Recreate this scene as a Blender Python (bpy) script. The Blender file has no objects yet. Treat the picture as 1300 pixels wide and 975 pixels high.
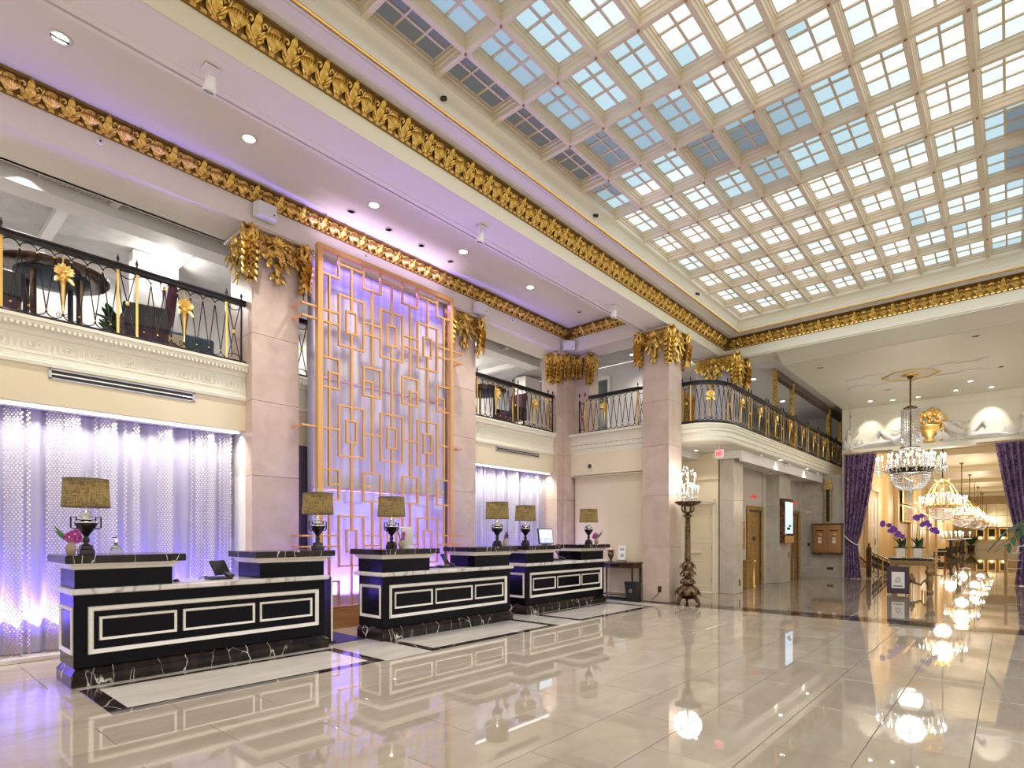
import bpy, math, random
from mathutils import Vector, Matrix
random.seed(7)
PI = math.pi
SC = bpy.context.scene
COL = SC.collection

# ---------------------------------------------------------------- camera
YAW = 0.7185
cam_d = bpy.data.cameras.new('camera')
cam_d.sensor_fit = 'HORIZONTAL'; cam_d.sensor_width = 36.0
cam_d.lens = 724.42 / 1300 * 36.0
cam_d.shift_y = (679.36 - 487.5) / 1300
cam_d.clip_start = 0.05; cam_d.clip_end = 400
cam = bpy.data.objects.new('camera', cam_d)
cam.location = (0, 0, 1.55)
cam.rotation_euler = (PI / 2, 0, YAW - PI / 2)
COL.objects.link(cam)
SC.camera = cam

# ---------------------------------------------------------------- world, exposure
world = bpy.data.worlds.new('world'); SC.world = world
world.use_nodes = True
bg = world.node_tree.nodes['Background']
bg.inputs['Color'].default_value = (1.0, 0.93, 0.84, 1)
bg.inputs['Strength'].default_value = 1.0
SC.view_settings.view_transform = 'Standard'
SC.view_settings.look = 'None'
SC.view_settings.exposure = 0.25
SC.view_settings.gamma = 1.0
SC.view_settings.use_curve_mapping = False
SC.cycles.max_bounces = 8
SC.cycles.diffuse_bounces = 4
SC.cycles.glossy_bounces = 4
SC.cycles.transmission_bounces = 6
SC.cycles.transparent_max_bounces = 8
SC.cycles.sample_clamp_indirect = 4.0
SC.cycles.caustics_reflective = False
SC.cycles.caustics_refractive = False
SC.cycles.use_denoising = True

def lamp(name, kind, loc, power, color=(1, 1, 1), size=0.1, size_y=None, aim=None, spot=None, blend=0.5, parent=None, spread=None):
    d = bpy.data.lights.new(name, kind)
    d.energy = power; d.color = color
    if kind == 'AREA':
        d.size = size
        if spread: d.spread = spread
        if size_y: d.shape = 'RECTANGLE'; d.size_y = size_y
    else:
        d.shadow_soft_size = size
    if kind == 'SPOT':
        d.spot_size = spot; d.spot_blend = blend
    o = bpy.data.objects.new(name, d); o.location = loc
    if aim is not None:
        o.rotation_euler = (Vector(aim) - Vector(loc)).to_track_quat('-Z', 'Y').to_euler()
    if parent: o.parent = parent
    COL.objects.link(o)
    return o

WARM = (1.0, 0.82, 0.6); SOFT = (1.0, 0.92, 0.82); VIO = (0.20, 0.13, 1.0); PUR = (0.55, 0.2, 1.0)
# added daylight-coloured lamp just under the skylight panes, standing for their backlight
lamp('skylight_lamp', 'AREA', (9.0, 2.0, 7.0), 260, (0.85, 0.94, 1.0), 11.5, 6.0, aim=(9.0, 2.0, 0))
# strip lights behind the upper wall, washing the bead curtains
for x0, x1 in ((-1.0, 3.95), (8.85, 11.85)):
    w = x1 - x0
    lamp('curtain_strip_lamp', 'AREA', ((x0 + x1) / 2, 9.10, 3.10), 12 * w, (1.0, 0.93, 0.84), w, 0.06, aim=((x0 + x1) / 2, 9.24, 0), spread=2.4)
    lamp('curtain_violet_lamp', 'AREA', ((x0 + x1) / 2, 9.05, 0.10), 5 * w, VIO, w, 0.06, aim=((x0 + x1) / 2, 9.65, 1.10), spread=1.1)
    lamp('backdrop_violet_lamp', 'AREA', ((x0 + x1) / 2, 9.295, 0.36), 40 * w, VIO, w, 0.03, aim=((x0 + x1) / 2, 9.555, 1.06), spread=0.85)
# violet strips: behind the lattice screen, above it, and at the columns' feet
lamp('screen_base_lamp', 'AREA', (6.4, 8.6, 0.42), 170, VIO, 2.7, 0.08, aim=(6.4, 8.74, 3.2), spread=2.0)
lamp('screen_top_lamp', 'AREA', (6.4, 8.42, 6.31), 9, (0.8, 0.6, 1.0), 2.8, 0.05, aim=(6.4, 8.55, 7.0), spread=2.0)
lamp('screen_drop_lamp', 'AREA', (6.4, 8.6, 6.18), 14, VIO, 2.7, 0.05, aim=(6.4, 8.72, 4.5))
lamp('bay_violet_lamp', 'AREA', (1.2, 8.5, 6.1), 1.8, (0.4, 0.3, 1.0), 3.0, 0.08, aim=(1.2, 8.0, 6.9))
lamp('bay_violet_lamp', 'AREA', (10.8, 8.45, 6.1), 1.3, (0.4, 0.3, 1.0), 2.0, 0.08, aim=(10.8, 8.1, 6.9))
for x, y, tx, ty in ((4.3, 8.15, 4.3, 8.75), (8.35, 8.15, 8.4, 8.75), (11.6, 8.2, 12.4, 8.75)):
    lamp('column_foot_lamp', 'SPOT', (x, y, 0.1), 55, VIO, 0.08, aim=(tx, ty, 1.5), spot=1.25, blend=1.0)
for x in (0.0, 2.6, 6.5, 9.4, 12.2):
    lamp('gallery_fill_lamp', 'AREA', (x, 11.7, 6.2), 30, (1.0, 0.97, 0.93), 0.9, 0.5, aim=(x, 11.4, 4.2))  # added fill without fittings, brightening the gallery behind the railings
# recessed downlights: each lamp sits in its own fitting further down
# ---------------------------------------------------------------- mesh collector
def sub(a, b): return (a[0]-b[0], a[1]-b[1], a[2]-b[2])
class G:
    def __init__(s): s.v = []; s.f = []; s.m = []; s.sm = []
    def add(s, vs, fs, m=0, smooth=False):
        n = len(s.v); s.v.extend(tuple(v) for v in vs)
        for f in fs: s.f.append(tuple(i + n for i in f)); s.m.append(m); s.sm.append(smooth)
        return s
    def box(s, x0, x1, y0, y1, z0, z1, m=0, b=0.0):
        if x1 < x0: x0, x1 = x1, x0
        if y1 < y0: y0, y1 = y1, y0
        if b <= 0:
            v = [(x, y, z) for x in (x0, x1) for y in (y0, y1) for z in (z0, z1)]
            return s.add(v, [(0,1,3,2),(4,6,7,5),(0,4,5,1),(2,3,7,6),(0,2,6,4),(1,5,7,3)], m)
        lo = (x0, y0, z0); hi = (x1, y1, z1)
        v = []; idx = {}
        for cx in (0, 1):
            for cy in (0, 1):
                for cz in (0, 1):
                    c = (cx, cy, cz)
                    for ax in range(3):
                        p = []
                        for k in range(3):
                            e = hi[k] if c[k] else lo[k]
                            if k != ax: e += -b if c[k] else b
                            p.append(e)
                        idx[(c, ax)] = len(v); v.append(tuple(p))
        fs = []
        for ax in range(3):
            k1, k2 = (ax+1) % 3, (ax+2) % 3
            for sgn in (0, 1):
                q = []
                for a, bb in ((0,0),(1,0),(1,1),(0,1)):
                    c = [0,0,0]; c[ax] = sgn; c[k1] = a; c[k2] = bb
                    q.append(idx[(tuple(c), ax)])
                fs.append(tuple(q if sgn else q[::-1]))
        for ax in range(3):            # edges along ax
            k1, k2 = (ax+1) % 3, (ax+2) % 3
            for a in (0,1):
                for bb in (0,1):
                    c0 = [0,0,0]; c1 = [0,0,0]; c0[k1]=c1[k1]=a; c0[k2]=c1[k2]=bb; c1[ax]=1
                    q = [idx[(tuple(c0),k1)], idx[(tuple(c1),k1)], idx[(tuple(c1),k2)], idx[(tuple(c0),k2)]]
                    fs.append(tuple(q if (a ^ bb) else q[::-1]))
        for c in [(a,b2,d) for a in (0,1) for b2 in (0,1) for d in (0,1)]:
            q = [idx[(c,0)], idx[(c,1)], idx[(c,2)]]
            fs.append(tuple(q if (sum(c) % 2) else q[::-1]))
        return s.add(v, fs, m)
    def rbox(s, c, size, ang=0.0, m=0, tilt=0.0, b=0.0):
        g = G().box(-size[0]/2, size[0]/2, -size[1]/2, size[1]/2, -size[2]/2, size[2]/2, m, b)
        M = Matrix.Translation(c) @ Matrix.Rotation(ang, 4, 'Z') @ Matrix.Rotation(tilt, 4, 'X')
        return s.join(g, M)
    def join(s, g, M=None):
        n = len(s.v)
        s.v.extend(tuple(M @ Vector(v)) if M is not None else v for v in g.v)
        for f, m, q in zip(g.f, g.m, g.sm):
            s.f.append(tuple(i + n for i in f)); s.m.append(m); s.sm.append(q)
        return s
    def lathe(s, prof, n=16, c=(0,0,0), m=0, smooth=True, sx=1.0, sy=1.0):
        v = []; fs = []
        for r, z in prof:
            for k in range(n):
                a = 2*PI*k/n
                v.append((c[0]+r*sx*math.cos(a), c[1]+r*sy*math.sin(a), c[2]+z))
        for i in range(len(prof)-1):
            for k in range(n):
                k2 = (k+1) % n
                fs.append((i*n+k, i*n+k2, (i+1)*n+k2, (i+1)*n+k))
        if prof[0][0] > 1e-6: fs.append(tuple(range(n))[::-1])
        if prof[-1][0] > 1e-6: fs.append(tuple(range((len(prof)-1)*n, len(prof)*n)))
        return s.add(v, fs, m, smooth)
    def tube(s, pts, r, n=6, m=0, closed=False, cap=True, smooth=True, flat=1.0):
        P = [Vector(p) for p in pts]; N = len(P)
        R = r if isinstance(r, (list, tuple)) else [r]*N
        v = []; fs = []; up = None
        for i in range(N):
            if closed: t = P[(i+1) % N] - P[i-1]
            else: t = P[min(i+1, N-1)] - P[max(i-1, 0)]
            if t.length < 1e-9: t = Vector((0,0,1))
            t.normalize()
            if up is None:
                up = Vector((0,0,1)) if abs(t.z) < 0.9 else Vector((1,0,0))
            a = up - t*up.dot(t)
            if a.length < 1e-6: a = Vector((1,0,0)) - t*t.x
            a.normalize(); up = a; b = t.cross(a)
            for k in range(n):
                th = 2*PI*k/n + PI/n
                q = P[i] + a*(R[i]*math.cos(th)) + b*(R[i]*flat*math.sin(th))
                v.append(tuple(q))
        for i in range(N if closed else N-1):
            j = (i+1) % N
            for k in range(n):
                k2 = (k+1) % n
                fs.append((i*n+k, j*n+k, j*n+k2, i*n+k2)[::-1])
        if cap and not closed:
            fs.append(tuple(range(n))); fs.append(tuple(range((N-1)*n, N*n))[::-1])
        return s.add(v, fs, m, smooth)
    def ball(s, c, r, m=0, n=8, k=5, sc=(1,1,1)):
        prof = [(max(0.0, r*math.sin(PI*i/k)), -r*math.cos(PI*i/k)) for i in range(k+1)]
        g = G().lathe(prof, n, (0,0,0), m)
        return s.join(g, Matrix.Translation(c) @ Matrix.Diagonal((sc[0], sc[1], sc[2], 1)))
    def octa(s, c, rx, rz, m=0):
        x, y, z = c
        v = [(x+rx,y,z),(x,y+rx,z),(x-rx,y,z),(x,y-rx,z),(x,y,z+rz),(x,y,z-rz)]
        return s.add(v, [(0,1,4),(1,2,4),(2,3,4),(3,0,4),(1,0,5),(2,1,5),(3,2,5),(0,3,5)], m)
    def sweep(s, prof, path, m=0, closed=False, smooth=False):
        """prof: list of (d, z), d measured to the left of the path; path: list of (x, y)."""
        n = len(path); k = len(prof); v = []; fs = []
        for i in range(n):
            a = path[i-1] if (i > 0 or closed) else None
            b = path[(i+1) % n] if (i < n-1 or closed) else None
            p = path[i]
            def nrm(u, w):
                dx, dy = w[0]-u[0], w[1]-u[1]; L = math.hypot(dx, dy) or 1
                return (-dy/L, dx/L)
            n1 = nrm(a, p) if a else nrm(p, b); n2 = nrm(p, b) if b else n1
            mx, my = n1[0]+n2[0], n1[1]+n2[1]; L = math.hypot(mx, my) or 1
            mx, my = mx/L, my/L; c = max(0.3, mx*n1[0] + my*n1[1])
            for d, z in prof: v.append((p[0]+mx*d/c, p[1]+my*d/c, z))
        for i in range(n if closed else n-1):
            j = (i+1) % n
            for q in range(k-1): fs.append((i*k+q, j*k+q, j*k+q+1, i*k+q+1))
        return s.add(v, fs, m, smooth)
    def leaf(s, o, t, n, L, W, curl=0.05, belly=0.03, m=0, seg=5, jag=True):
        t = Vector(t).normalized(); n = Vector(n).normalized(); b = t.cross(n).normalized(); o = Vector(o)
        v = []; fs = []
        for i in range(seg+1):
            u = i/seg
            w = W*0.5*(0.35 + 1.0*math.sin(PI*min(1, u*0.95+0.08)))*(0.75 if (jag and i % 2) else 1.0)
            if i == seg: w = W*0.08
            p = o + t*(L*u) + n*(belly*math.sin(PI*u) + curl*u**3)
            for q, e in ((-1, -0.25), (-0.5, 0.1), (0, 0.3), (0.5, 0.1), (1, -0.25)):
                v.append(tuple(p + b*(w*q) + n*(e*W*0.3)))
        for i in range(seg):
            for k in range(4):
                a = i*5+k
                fs.append((a, a+1, a+6, a+5))
        return s.add(v, fs, m, True)
    def mesh(s, name, mats):
        me = bpy.data.meshes.new(name)
        me.from_pydata(s.v, [], s.f)
        for mt in mats: me.materials.append(mt)
        if len(mats) > 1: me.polygons.foreach_set('material_index', s.m)
        me.polygons.foreach_set('use_smooth', s.sm)
        me.update()
        return me

def obj(name, g, mats=None, parent=None, loc=None, rot=None, scale=None, **tags):
    if isinstance(g, G):
        if not isinstance(mats, (list, tuple)): mats = [mats]
        g = g.mesh(name, mats)
    o = bpy.data.objects.new(name, g)
    COL.objects.link(o)
    if parent is not None: o.parent = parent
    if loc is not None: o.location = loc
    if rot is not None: o.rotation_euler = rot if isinstance(rot, (tuple, list)) else (0, 0, rot)
    if scale is not None: o.scale = scale
    for k, v in tags.items():
        if v: o[k] = v
    return o
def thing(name, label, cat, loc=(0,0,0), rot=0.0, group=None):
    o = bpy.data.objects.new(name, None); COL.objects.link(o)
    o.location = loc; o.rotation_euler = (0, 0, rot)
    o.empty_display_size = 0.1
    o['label'] = label; o['category'] = cat
    if group: o['group'] = group
    return o
def struct(name, loc=(0,0,0), label=None):
    o = bpy.data.objects.new(name, None); COL.objects.link(o); o.location = loc
    o['kind'] = 'structure'
    if label: o['label'] = label
    return o
CH = {}
def kids(o): return [c for c in o.children]
def dup(root, loc, rot=None, label=None, scale=None):
    def rec(o, par):
        c = o.copy(); COL.objects.link(c)
        if par is not None:
            c.parent = par; c.matrix_parent_inverse = o.matrix_parent_inverse.copy()
        for ch in o.children: rec(ch, c)
        return c
    r = rec(root, None); r.location = loc
    if rot is not None: r.rotation_euler = (0, 0, rot)
    if scale is not None: r.scale = scale
    if label: r['label'] = label
    return r

# ---------------------------------------------------------------- materials
def mat(name, color, rough=0.5, metal=0.0, **kw):
    m = bpy.data.materials.new(name); m.use_nodes = True
    nt = m.node_tree; b = nt.nodes['Principled BSDF']
    b.inputs['Base Color'].default_value = (*color, 1)
    b.inputs['Roughness'].default_value = rough
    b.inputs['Metallic'].default_value = metal
    for k, v in kw.items():
        key = k.replace('_', ' ')
        b.inputs[key].default_value = v
    return m
def N(m): return m.node_tree.nodes
def Lk(m, a, b): m.node_tree.links.new(a, b)
def noise_color(m, stops, scale=3.0, detail=6, coords='Object', stretch=(1,1,1), dist=0.0, bump=0.0, ntype='NOISE', rand=0.0):
    nt = m.node_tree; b = nt.nodes['Principled BSDF']
    tc = nt.nodes.new('ShaderNodeTexCoord'); mp = nt.nodes.new('ShaderNodeMapping')
    mp.inputs['Scale'].default_value = stretch
    nt.links.new(tc.outputs[coords], mp.inputs['Vector'])
    tx = nt.nodes.new('ShaderNodeTexNoise')
    tx.inputs['Scale'].default_value = scale; tx.inputs['Detail'].default_value = detail
    tx.inputs['Distortion'].default_value = dist
    src = mp.outputs['Vector']
    if rand:
        oi = nt.nodes.new('ShaderNodeObjectInfo'); vm = nt.nodes.new('ShaderNodeVectorMath'); vm.operation = 'SCALE'
        cb = nt.nodes.new('ShaderNodeCombineXYZ')
        for k in range(3): nt.links.new(oi.outputs['Random'], cb.inputs[k])
        nt.links.new(cb.outputs[0], vm.inputs[0]); vm.inputs['Scale'].default_value = 37.0
        ad = nt.nodes.new('ShaderNodeVectorMath'); ad.operation = 'ADD'
        nt.links.new(src, ad.inputs[0]); nt.links.new(vm.outputs[0], ad.inputs[1]); src = ad.outputs[0]
    nt.links.new(src, tx.inputs['Vector'])
    rp = nt.nodes.new('ShaderNodeValToRGB')
    e = rp.color_ramp.elements
    while len(e) < len(stops): e.new(0.5)
    for i, (p, c) in enumerate(stops): e[i].position = p; e[i].color = (*c, 1)
    nt.links.new(tx.outputs['Fac'], rp.inputs['Fac'])
    out = rp.outputs['Color']
    if rand:
        mx = nt.nodes.new('ShaderNodeHueSaturation')
        mr = nt.nodes.new('ShaderNodeMapRange'); mr.inputs['To Min'].default_value = 1-rand; mr.inputs['To Max'].default_value = 1+rand
        nt.links.new(oi.outputs['Random'], mr.inputs['Value']); nt.links.new(mr.outputs[0], mx.inputs['Value'])
        nt.links.new(out, mx.inputs['Color']); out = mx.outputs['Color']
    nt.links.new(out, b.inputs['Base Color'])
    if bump:
        bp = nt.nodes.new('ShaderNodeBump'); bp.inputs['Strength'].default_value = bump; bp.inputs['Distance'].default_value = 0.02
        nt.links.new(tx.outputs['Fac'], bp.inputs['Height']); nt.links.new(bp.outputs['Normal'], b.inputs['Normal'])
    return m
def emis(name, color, strength, base=(0.8,0.8,0.8)):
    return mat(name, base, 0.4, Emission_Color=(*color, 1), Emission_Strength=strength)

M = {}
M['stone'] = noise_color(mat('rose_stone', (0.6,0.48,0.42), 0.32), [(0.25,(0.50,0.37,0.30)),(0.5,(0.58,0.45,0.37)),(0.75,(0.64,0.51,0.43))], 3.0, 8, dist=0.6, rand=0.04)
M['taupe'] = noise_color(mat('taupe_marble', (0.5,0.45,0.38), 0.28), [(0.3,(0.46,0.41,0.34)),(0.5,(0.53,0.48,0.41)),(0.7,(0.60,0.55,0.48))], 2.4, 7, dist=0.8)
M['cream'] = noise_color(mat('cream_wall', (0.8,0.70,0.5), 0.6), [(0.3,(0.74,0.64,0.45)),(0.7,(0.82,0.72,0.53))], 0.6, 2)
M['plaster'] = mat('white_plaster', (0.78,0.73,0.64), 0.5)
M['ceil'] = mat('bay_ceiling_paint', (0.80,0.74,0.68), 0.55)
M['ivory'] = mat('ivory_paint', (0.80,0.77,0.64), 0.45)
M['coffer'] = noise_color(mat('coffer_paint', (0.82,0.76,0.64), 0.42), [(0.3,(0.68,0.58,0.42)),(0.7,(0.80,0.71,0.56))], 1.2, 3)
M['mezz'] = mat('grey_gallery_paint', (0.68,0.66,0.65), 0.6)
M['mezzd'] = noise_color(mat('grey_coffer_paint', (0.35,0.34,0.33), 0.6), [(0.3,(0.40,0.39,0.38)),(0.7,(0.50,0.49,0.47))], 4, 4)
M['white'] = mat('white_paint', (0.82,0.80,0.77), 0.5)
M['gold'] = noise_color(mat('gilded_plaster', (0.8,0.5,0.12), 0.30, 0.85), [(0.25,(0.20,0.10,0.012)),(0.5,(0.74,0.47,0.10)),(0.75,(0.98,0.76,0.30))], 14, 5, bump=0.7)
M['golds'] = mat('gold_leaf', (0.95,0.62,0.18), 0.28, 0.9)
M['goldd'] = mat('dark_gilt_ground', (0.26,0.15,0.035), 0.45, 0.6)
M['brass'] = noise_color(mat('brushed_brass', (0.75,0.52,0.22), 0.42, 1.0), [(0.3,(0.40,0.26,0.09)),(0.7,(0.66,0.47,0.20))], 6, 3, stretch=(1,1,6))
M['lattice'] = mat('copper_gold_paint', (0.74,0.42,0.16), 0.38, 0.45)
M['iron'] = mat('black_iron', (0.012,0.010,0.010), 0.35, 0.3)
M['lacquer'] = mat('black_lacquer', (0.003,0.003,0.006), 0.15, IOR=1.22)
M['silver'] = mat('champagne_trim', (0.84,0.79,0.72), 0.25, 0.1)
def veined(name, dark, mid, vein, scale, rough, width=0.04, rand=False):
    m = mat(name, dark, rough); nt = m.node_tree; b = nt.nodes['Principled BSDF']
    tc0 = nt.nodes.new('ShaderNodeTexCoord'); tc = nt.nodes.new('ShaderNodeMapping'); tc.inputs['Rotation'].default_value = (0.5, 0.9, 0.4); tc.inputs['Scale'].default_value = (1.25, 1.0, 0.40)
    nt.links.new(tc0.outputs['Object'], tc.inputs['Vector']); n1 = nt.nodes.new('ShaderNodeTexNoise')
    n1.inputs['Scale'].default_value = scale*0.7; n1.inputs['Detail'].default_value = 6
    nt.links.new(tc.outputs['Vector'], n1.inputs['Vector'])
    mx = nt.nodes.new('ShaderNodeMixRGB'); mx.inputs[0].default_value = 0.25
    nt.links.new(tc.outputs['Vector'], mx.inputs[1]); nt.links.new(n1.outputs['Color'], mx.inputs[2])
    vo = nt.nodes.new('ShaderNodeTexVoronoi'); vo.feature = 'DISTANCE_TO_EDGE'; vo.inputs['Scale'].default_value = scale
    nt.links.new(mx.outputs[0], vo.inputs['Vector'])
    rp = nt.nodes.new('ShaderNodeValToRGB'); e = rp.color_ramp.elements
    e[0].position = 0.0; e[0].color = (1,1,1,1); e[1].position = width; e[1].color = (0,0,0,1)
    nt.links.new(vo.outputs['Distance'], rp.inputs['Fac'])
    n2 = nt.nodes.new('ShaderNodeTexNoise'); n2.inputs['Scale'].default_value = scale*1.3; n2.inputs['Detail'].default_value = 4
    nt.links.new(tc.outputs['Vector'], n2.inputs['Vector'])
    r2 = nt.nodes.new('ShaderNodeValToRGB'); e = r2.color_ramp.elements
    e[0].position = 0.35; e[0].color = (*dark,1); e[1].position = 0.75; e[1].color = (*mid,1)
    nt.links.new(n2.outputs['Fac'], r2.inputs['Fac'])
    r3 = nt.nodes.new('ShaderNodeValToRGB'); e = r3.color_ramp.elements
    e[0].position = 0.44; e[0].color = (0,0,0,1); e[1].position = 0.54; e[1].color = (1,1,1,1)
    nt.links.new(n1.outputs['Fac'], r3.inputs['Fac'])
    mu = nt.nodes.new('ShaderNodeMath'); mu.operation = 'MULTIPLY'
    nt.links.new(rp.outputs['Color'], mu.inputs[0]); nt.links.new(r3.outputs['Color'], mu.inputs[1])
    fm = nt.nodes.new('ShaderNodeMixRGB')
    nt.links.new(mu.outputs[0], fm.inputs[0]); nt.links.new(r2.outputs['Color'], fm.inputs[1]); fm.inputs[2].default_value = (*vein,1)
    nt.links.new(fm.outputs[0], b.inputs['Base Color'])
    return m
M['blackmarble'] = veined('black_veined_marble', (0.006,0.005,0.004), (0.030,0.018,0.012), (0.80,0.74,0.66), 4.4, 0.14, 0.020)
N(M['blackmarble'])['Principled BSDF'].inputs['IOR'].default_value = 1.35
M['blackband'] = veined('black_floor_marble', (0.016,0.012,0.010), (0.05,0.03,0.022), (0.5,0.44,0.38), 2.2, 0.06, 0.015)
M['whitemarble'] = veined('white_grey_marble', (0.74,0.70,0.66), (0.62,0.58,0.54), (0.35,0.32,0.30), 3.2, 0.15, 0.05)
M['tile'] = noise_color(mat('cream_marble_tile', (0.62,0.56,0.47), 0.025, IOR=2.5), [(0.25,(0.40,0.335,0.25)),(0.5,(0.46,0.39,0.30)),(0.75,(0.52,0.45,0.36))], 1.4, 9, stretch=(1,2.2,1), dist=0.8, rand=0.035)
M['grout'] = mat('dark_grout', (0.13,0.11,0.09), 0.5)
M['farfloor'] = noise_color(mat('polished_brown_marble', (0.36,0.29,0.21), 0.025, IOR=2.3), [(0.3,(0.22,0.17,0.12)),(0.7,(0.42,0.34,0.26))], 0.9, 6, stretch=(0.4,3.0,1), dist=0.8)
M['whitefloor'] = noise_color(mat('white_floor_panel', (0.74,0.70,0.64), 0.03, IOR=2.2), [(0.3,(0.64,0.58,0.50)),(0.7,(0.76,0.72,0.65))], 1.4, 6, stretch=(1,3,1), dist=1.0)
M['crystal'] = None
def crystal():
    m = bpy.data.materials.new('cut_crystal'); m.use_nodes = True; nt = m.node_tree
    nt.nodes.clear(); out = nt.nodes.new('ShaderNodeOutputMaterial')
    gl = nt.nodes.new('ShaderNodeBsdfGlass'); gl.inputs['Roughness'].default_value = 0.02; gl.inputs['Color'].default_value = (1,1,1,1)
    tr = nt.nodes.new('ShaderNodeBsdfTranslucent'); tr.inputs['Color'].default_value = (1,1,1,1)
    gs = nt.nodes.new('ShaderNodeBsdfGlossy'); gs.inputs['Roughness'].default_value = 0.08
    m1 = nt.nodes.new('ShaderNodeMixShader'); m2 = nt.nodes.new('ShaderNodeMixShader')
    m1.inputs[0].default_value = 0.8; m2.inputs[0].default_value = 0.30
    nt.links.new(gl.outputs[0], m1.inputs[1]); nt.links.new(tr.outputs[0], m1.inputs[2])
    nt.links.new(m1.outputs[0], m2.inputs[1]); nt.links.new(gs.outputs[0], m2.inputs[2])
    nt.links.new(m2.outputs[0], out.inputs['Surface'])
    return m
M['crystal'] = crystal()
M['bead'] = mat('pearl_beads', (0.86,0.84,0.86), 0.25, Transmission_Weight=0.15)
M['beadb'] = mat('brown_lower_beads', (0.45,0.32,0.22), 0.3)  # browner colour for the lowest beads of each strand
M['sheer'] = mat('violet_tinted_backing', (0.40,0.38,0.48), 0.7)  # white cloth with its violet light and shade mixed into the colour
M['bulb'] = emis('candle_bulb', (1.0,0.90,0.72), 22)
M['bulbc'] = emis('chandelier_bulb', (1.0,0.94,0.84), 16)
M['down'] = emis('downlight_lens', (1.0,0.95,0.88), 9)
M['led'] = emis('led_strip', (1,0.97,0.92), 2)
M['dark'] = mat('charcoal', (0.02,0.02,0.022), 0.5)
M['black'] = mat('black_plastic', (0.012,0.012,0.014), 0.35)
M['wood'] = noise_color(mat('honey_wood', (0.42,0.20,0.07), 0.3), [(0.3,(0.30,0.13,0.04)),(0.7,(0.50,0.26,0.10))], 2, 6, stretch=(1,6,6))
M['darkwood'] = noise_color(mat('dark_walnut', (0.08,0.04,0.02), 0.25), [(0.3,(0.04,0.02,0.012)),(0.7,(0.13,0.07,0.035))], 3, 6, stretch=(5,1,1))
M['bronze'] = noise_color(mat('aged_bronze', (0.30,0.18,0.09), 0.38, 0.75), [(0.3,(0.03,0.018,0.010)),(0.6,(0.20,0.12,0.065)),(0.8,(0.48,0.32,0.18))], 16, 5, bump=0.5)
M['green'] = mat('leaf_green', (0.06,0.17,0.04), 0.4)
M['palm'] = mat('palm_green', (0.025,0.075,0.03), 0.5)
M['orchid'] = mat('orchid_magenta', (0.38,0.03,0.24), 0.5)
M['orchidv'] = mat('orchid_violet', (0.22,0.05,0.42), 0.5)
M['purplechair'] = mat('plum_upholstery', (0.10,0.02,0.06), 0.6)
M['glassblue'] = mat('clear_glass', (0.9,0.92,0.95), 0.03, Transmission_Weight=0.85, IOR=1.4)
# ================================================================ SETTING
# ---- floor
fl_root = struct('floor')
TX, TY = 1.275, 0.595
g = G().box(-6, 11.86, -9, 9.6, -0.10, -0.006, 0)
obj('floor_slab', g, M['grout'], fl_root)
tile_mesh = {}
def tile(x0, x1, y0, y1, m='tile', name='tile'):
    key = (round(x1-x0, 3), round(y1-y0, 3), m)
    if key not in tile_mesh:
        w, d = (x1-x0)/2, (y1-y0)/2
        tile_mesh[key] = G().box(-w, w, -d, d, -0.02, 0.0, 0, 0.0015).mesh(name, [M[m]])
    return obj(name, tile_mesh[key], None, fl_root, ((x0+x1)/2, (y0+y1)/2, random.uniform(-0.0003, 0)))
GAP = 0.003
XE = 11.85
YTOP = 5.83
cnt = 0
j = -5
while True:
    y0 = 0.21 + (j)*TY; y1 = y0 + TY
    if y0 > YTOP: break
    off = 0.635 if (j % 2) else 0.0
    i = -3
    while True:
        x0 = 1.25 + off + (i)*TX - 2*TX; x1 = x0 + TX
        i += 1
        if x0 > XE: break
        if x1 < -0.6 or (x1 < 1.0 and y1 < 1.5): continue
        a, b = max(x0, -1.4), min(x1, XE)
        c, d = y0, min(y1, YTOP)
        if b-a < 0.05 or d-c < 0.05: continue
        tile(a+GAP, b-GAP, c+GAP, d-GAP); cnt += 1
    j += 1
# stuff floor behind and to the right of the camera, joined
g = G()
jj = -14
for jj in range(-15, 4):
    y0 = 0.21 + jj*TY
    off = 0.635 if (jj % 2) else 0.0
    for i in range(-6, 10):
        x0 = 1.25 + off + (i-5)*TX; x1 = x0 + TX
        if jj >= -5 and not (x1 < -0.6 or (x1 < 1.0 and y0+TY < 1.5)): continue
        if x1 > XE or x0 < -6: continue
        g.box(x0+GAP, x1-GAP, y0+GAP, y0+TY-GAP, -0.02, 0)
obj('tile_field', g, M['tile'], fl_root, kind='stuff')
# tile field between and behind the desks (white panels with black borders in front of each desk)
def border(x0, x1, y0, y1, w=0.15):
    for a in ((x0, x1, y0, y0+w), (x0, x1, y1-0.10, y1), (x0, x0+w, y0+w, y1-0.10), (x1-w, x1, y0+w, y1-0.10)):
        tile(a[0]+.001, a[1]-.001, a[2]+.001, a[3]-.001, 'blackband', 'border_strip')
    tile(x0+w+.002, x1-w-.002, y0+w+.002, y1-0.10-.002, 'whitefloor', 'floor_panel')
def whitestrip(x0, x1, y0, y1):
    tile(x0+.002, x1-.002, y0+.002, y1-.002, 'whitefloor', 'floor_panel')
B1 = (1.44, 4.29); B2 = (5.05, 7.95); B3 = (8.6, 11.4)
for q_ in range(3):
    for r_ in range(3): tile(-1.4+q_*0.9467+GAP, -1.4+(q_+1)*0.9467-GAP, YTOP+r_*0.49+GAP, YTOP+(r_+1)*0.49-GAP)
for a_, b_ in [(-1.4+1.325*q_, -1.4+1.325*(q_+1)) for q_ in range(10)]:
    for c_, d_ in ((7.3, 7.9), (7.9, 8.5), (8.5, 9.0)): tile(a_+GAP, b_-GAP, c_+GAP, d_-GAP)
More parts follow.
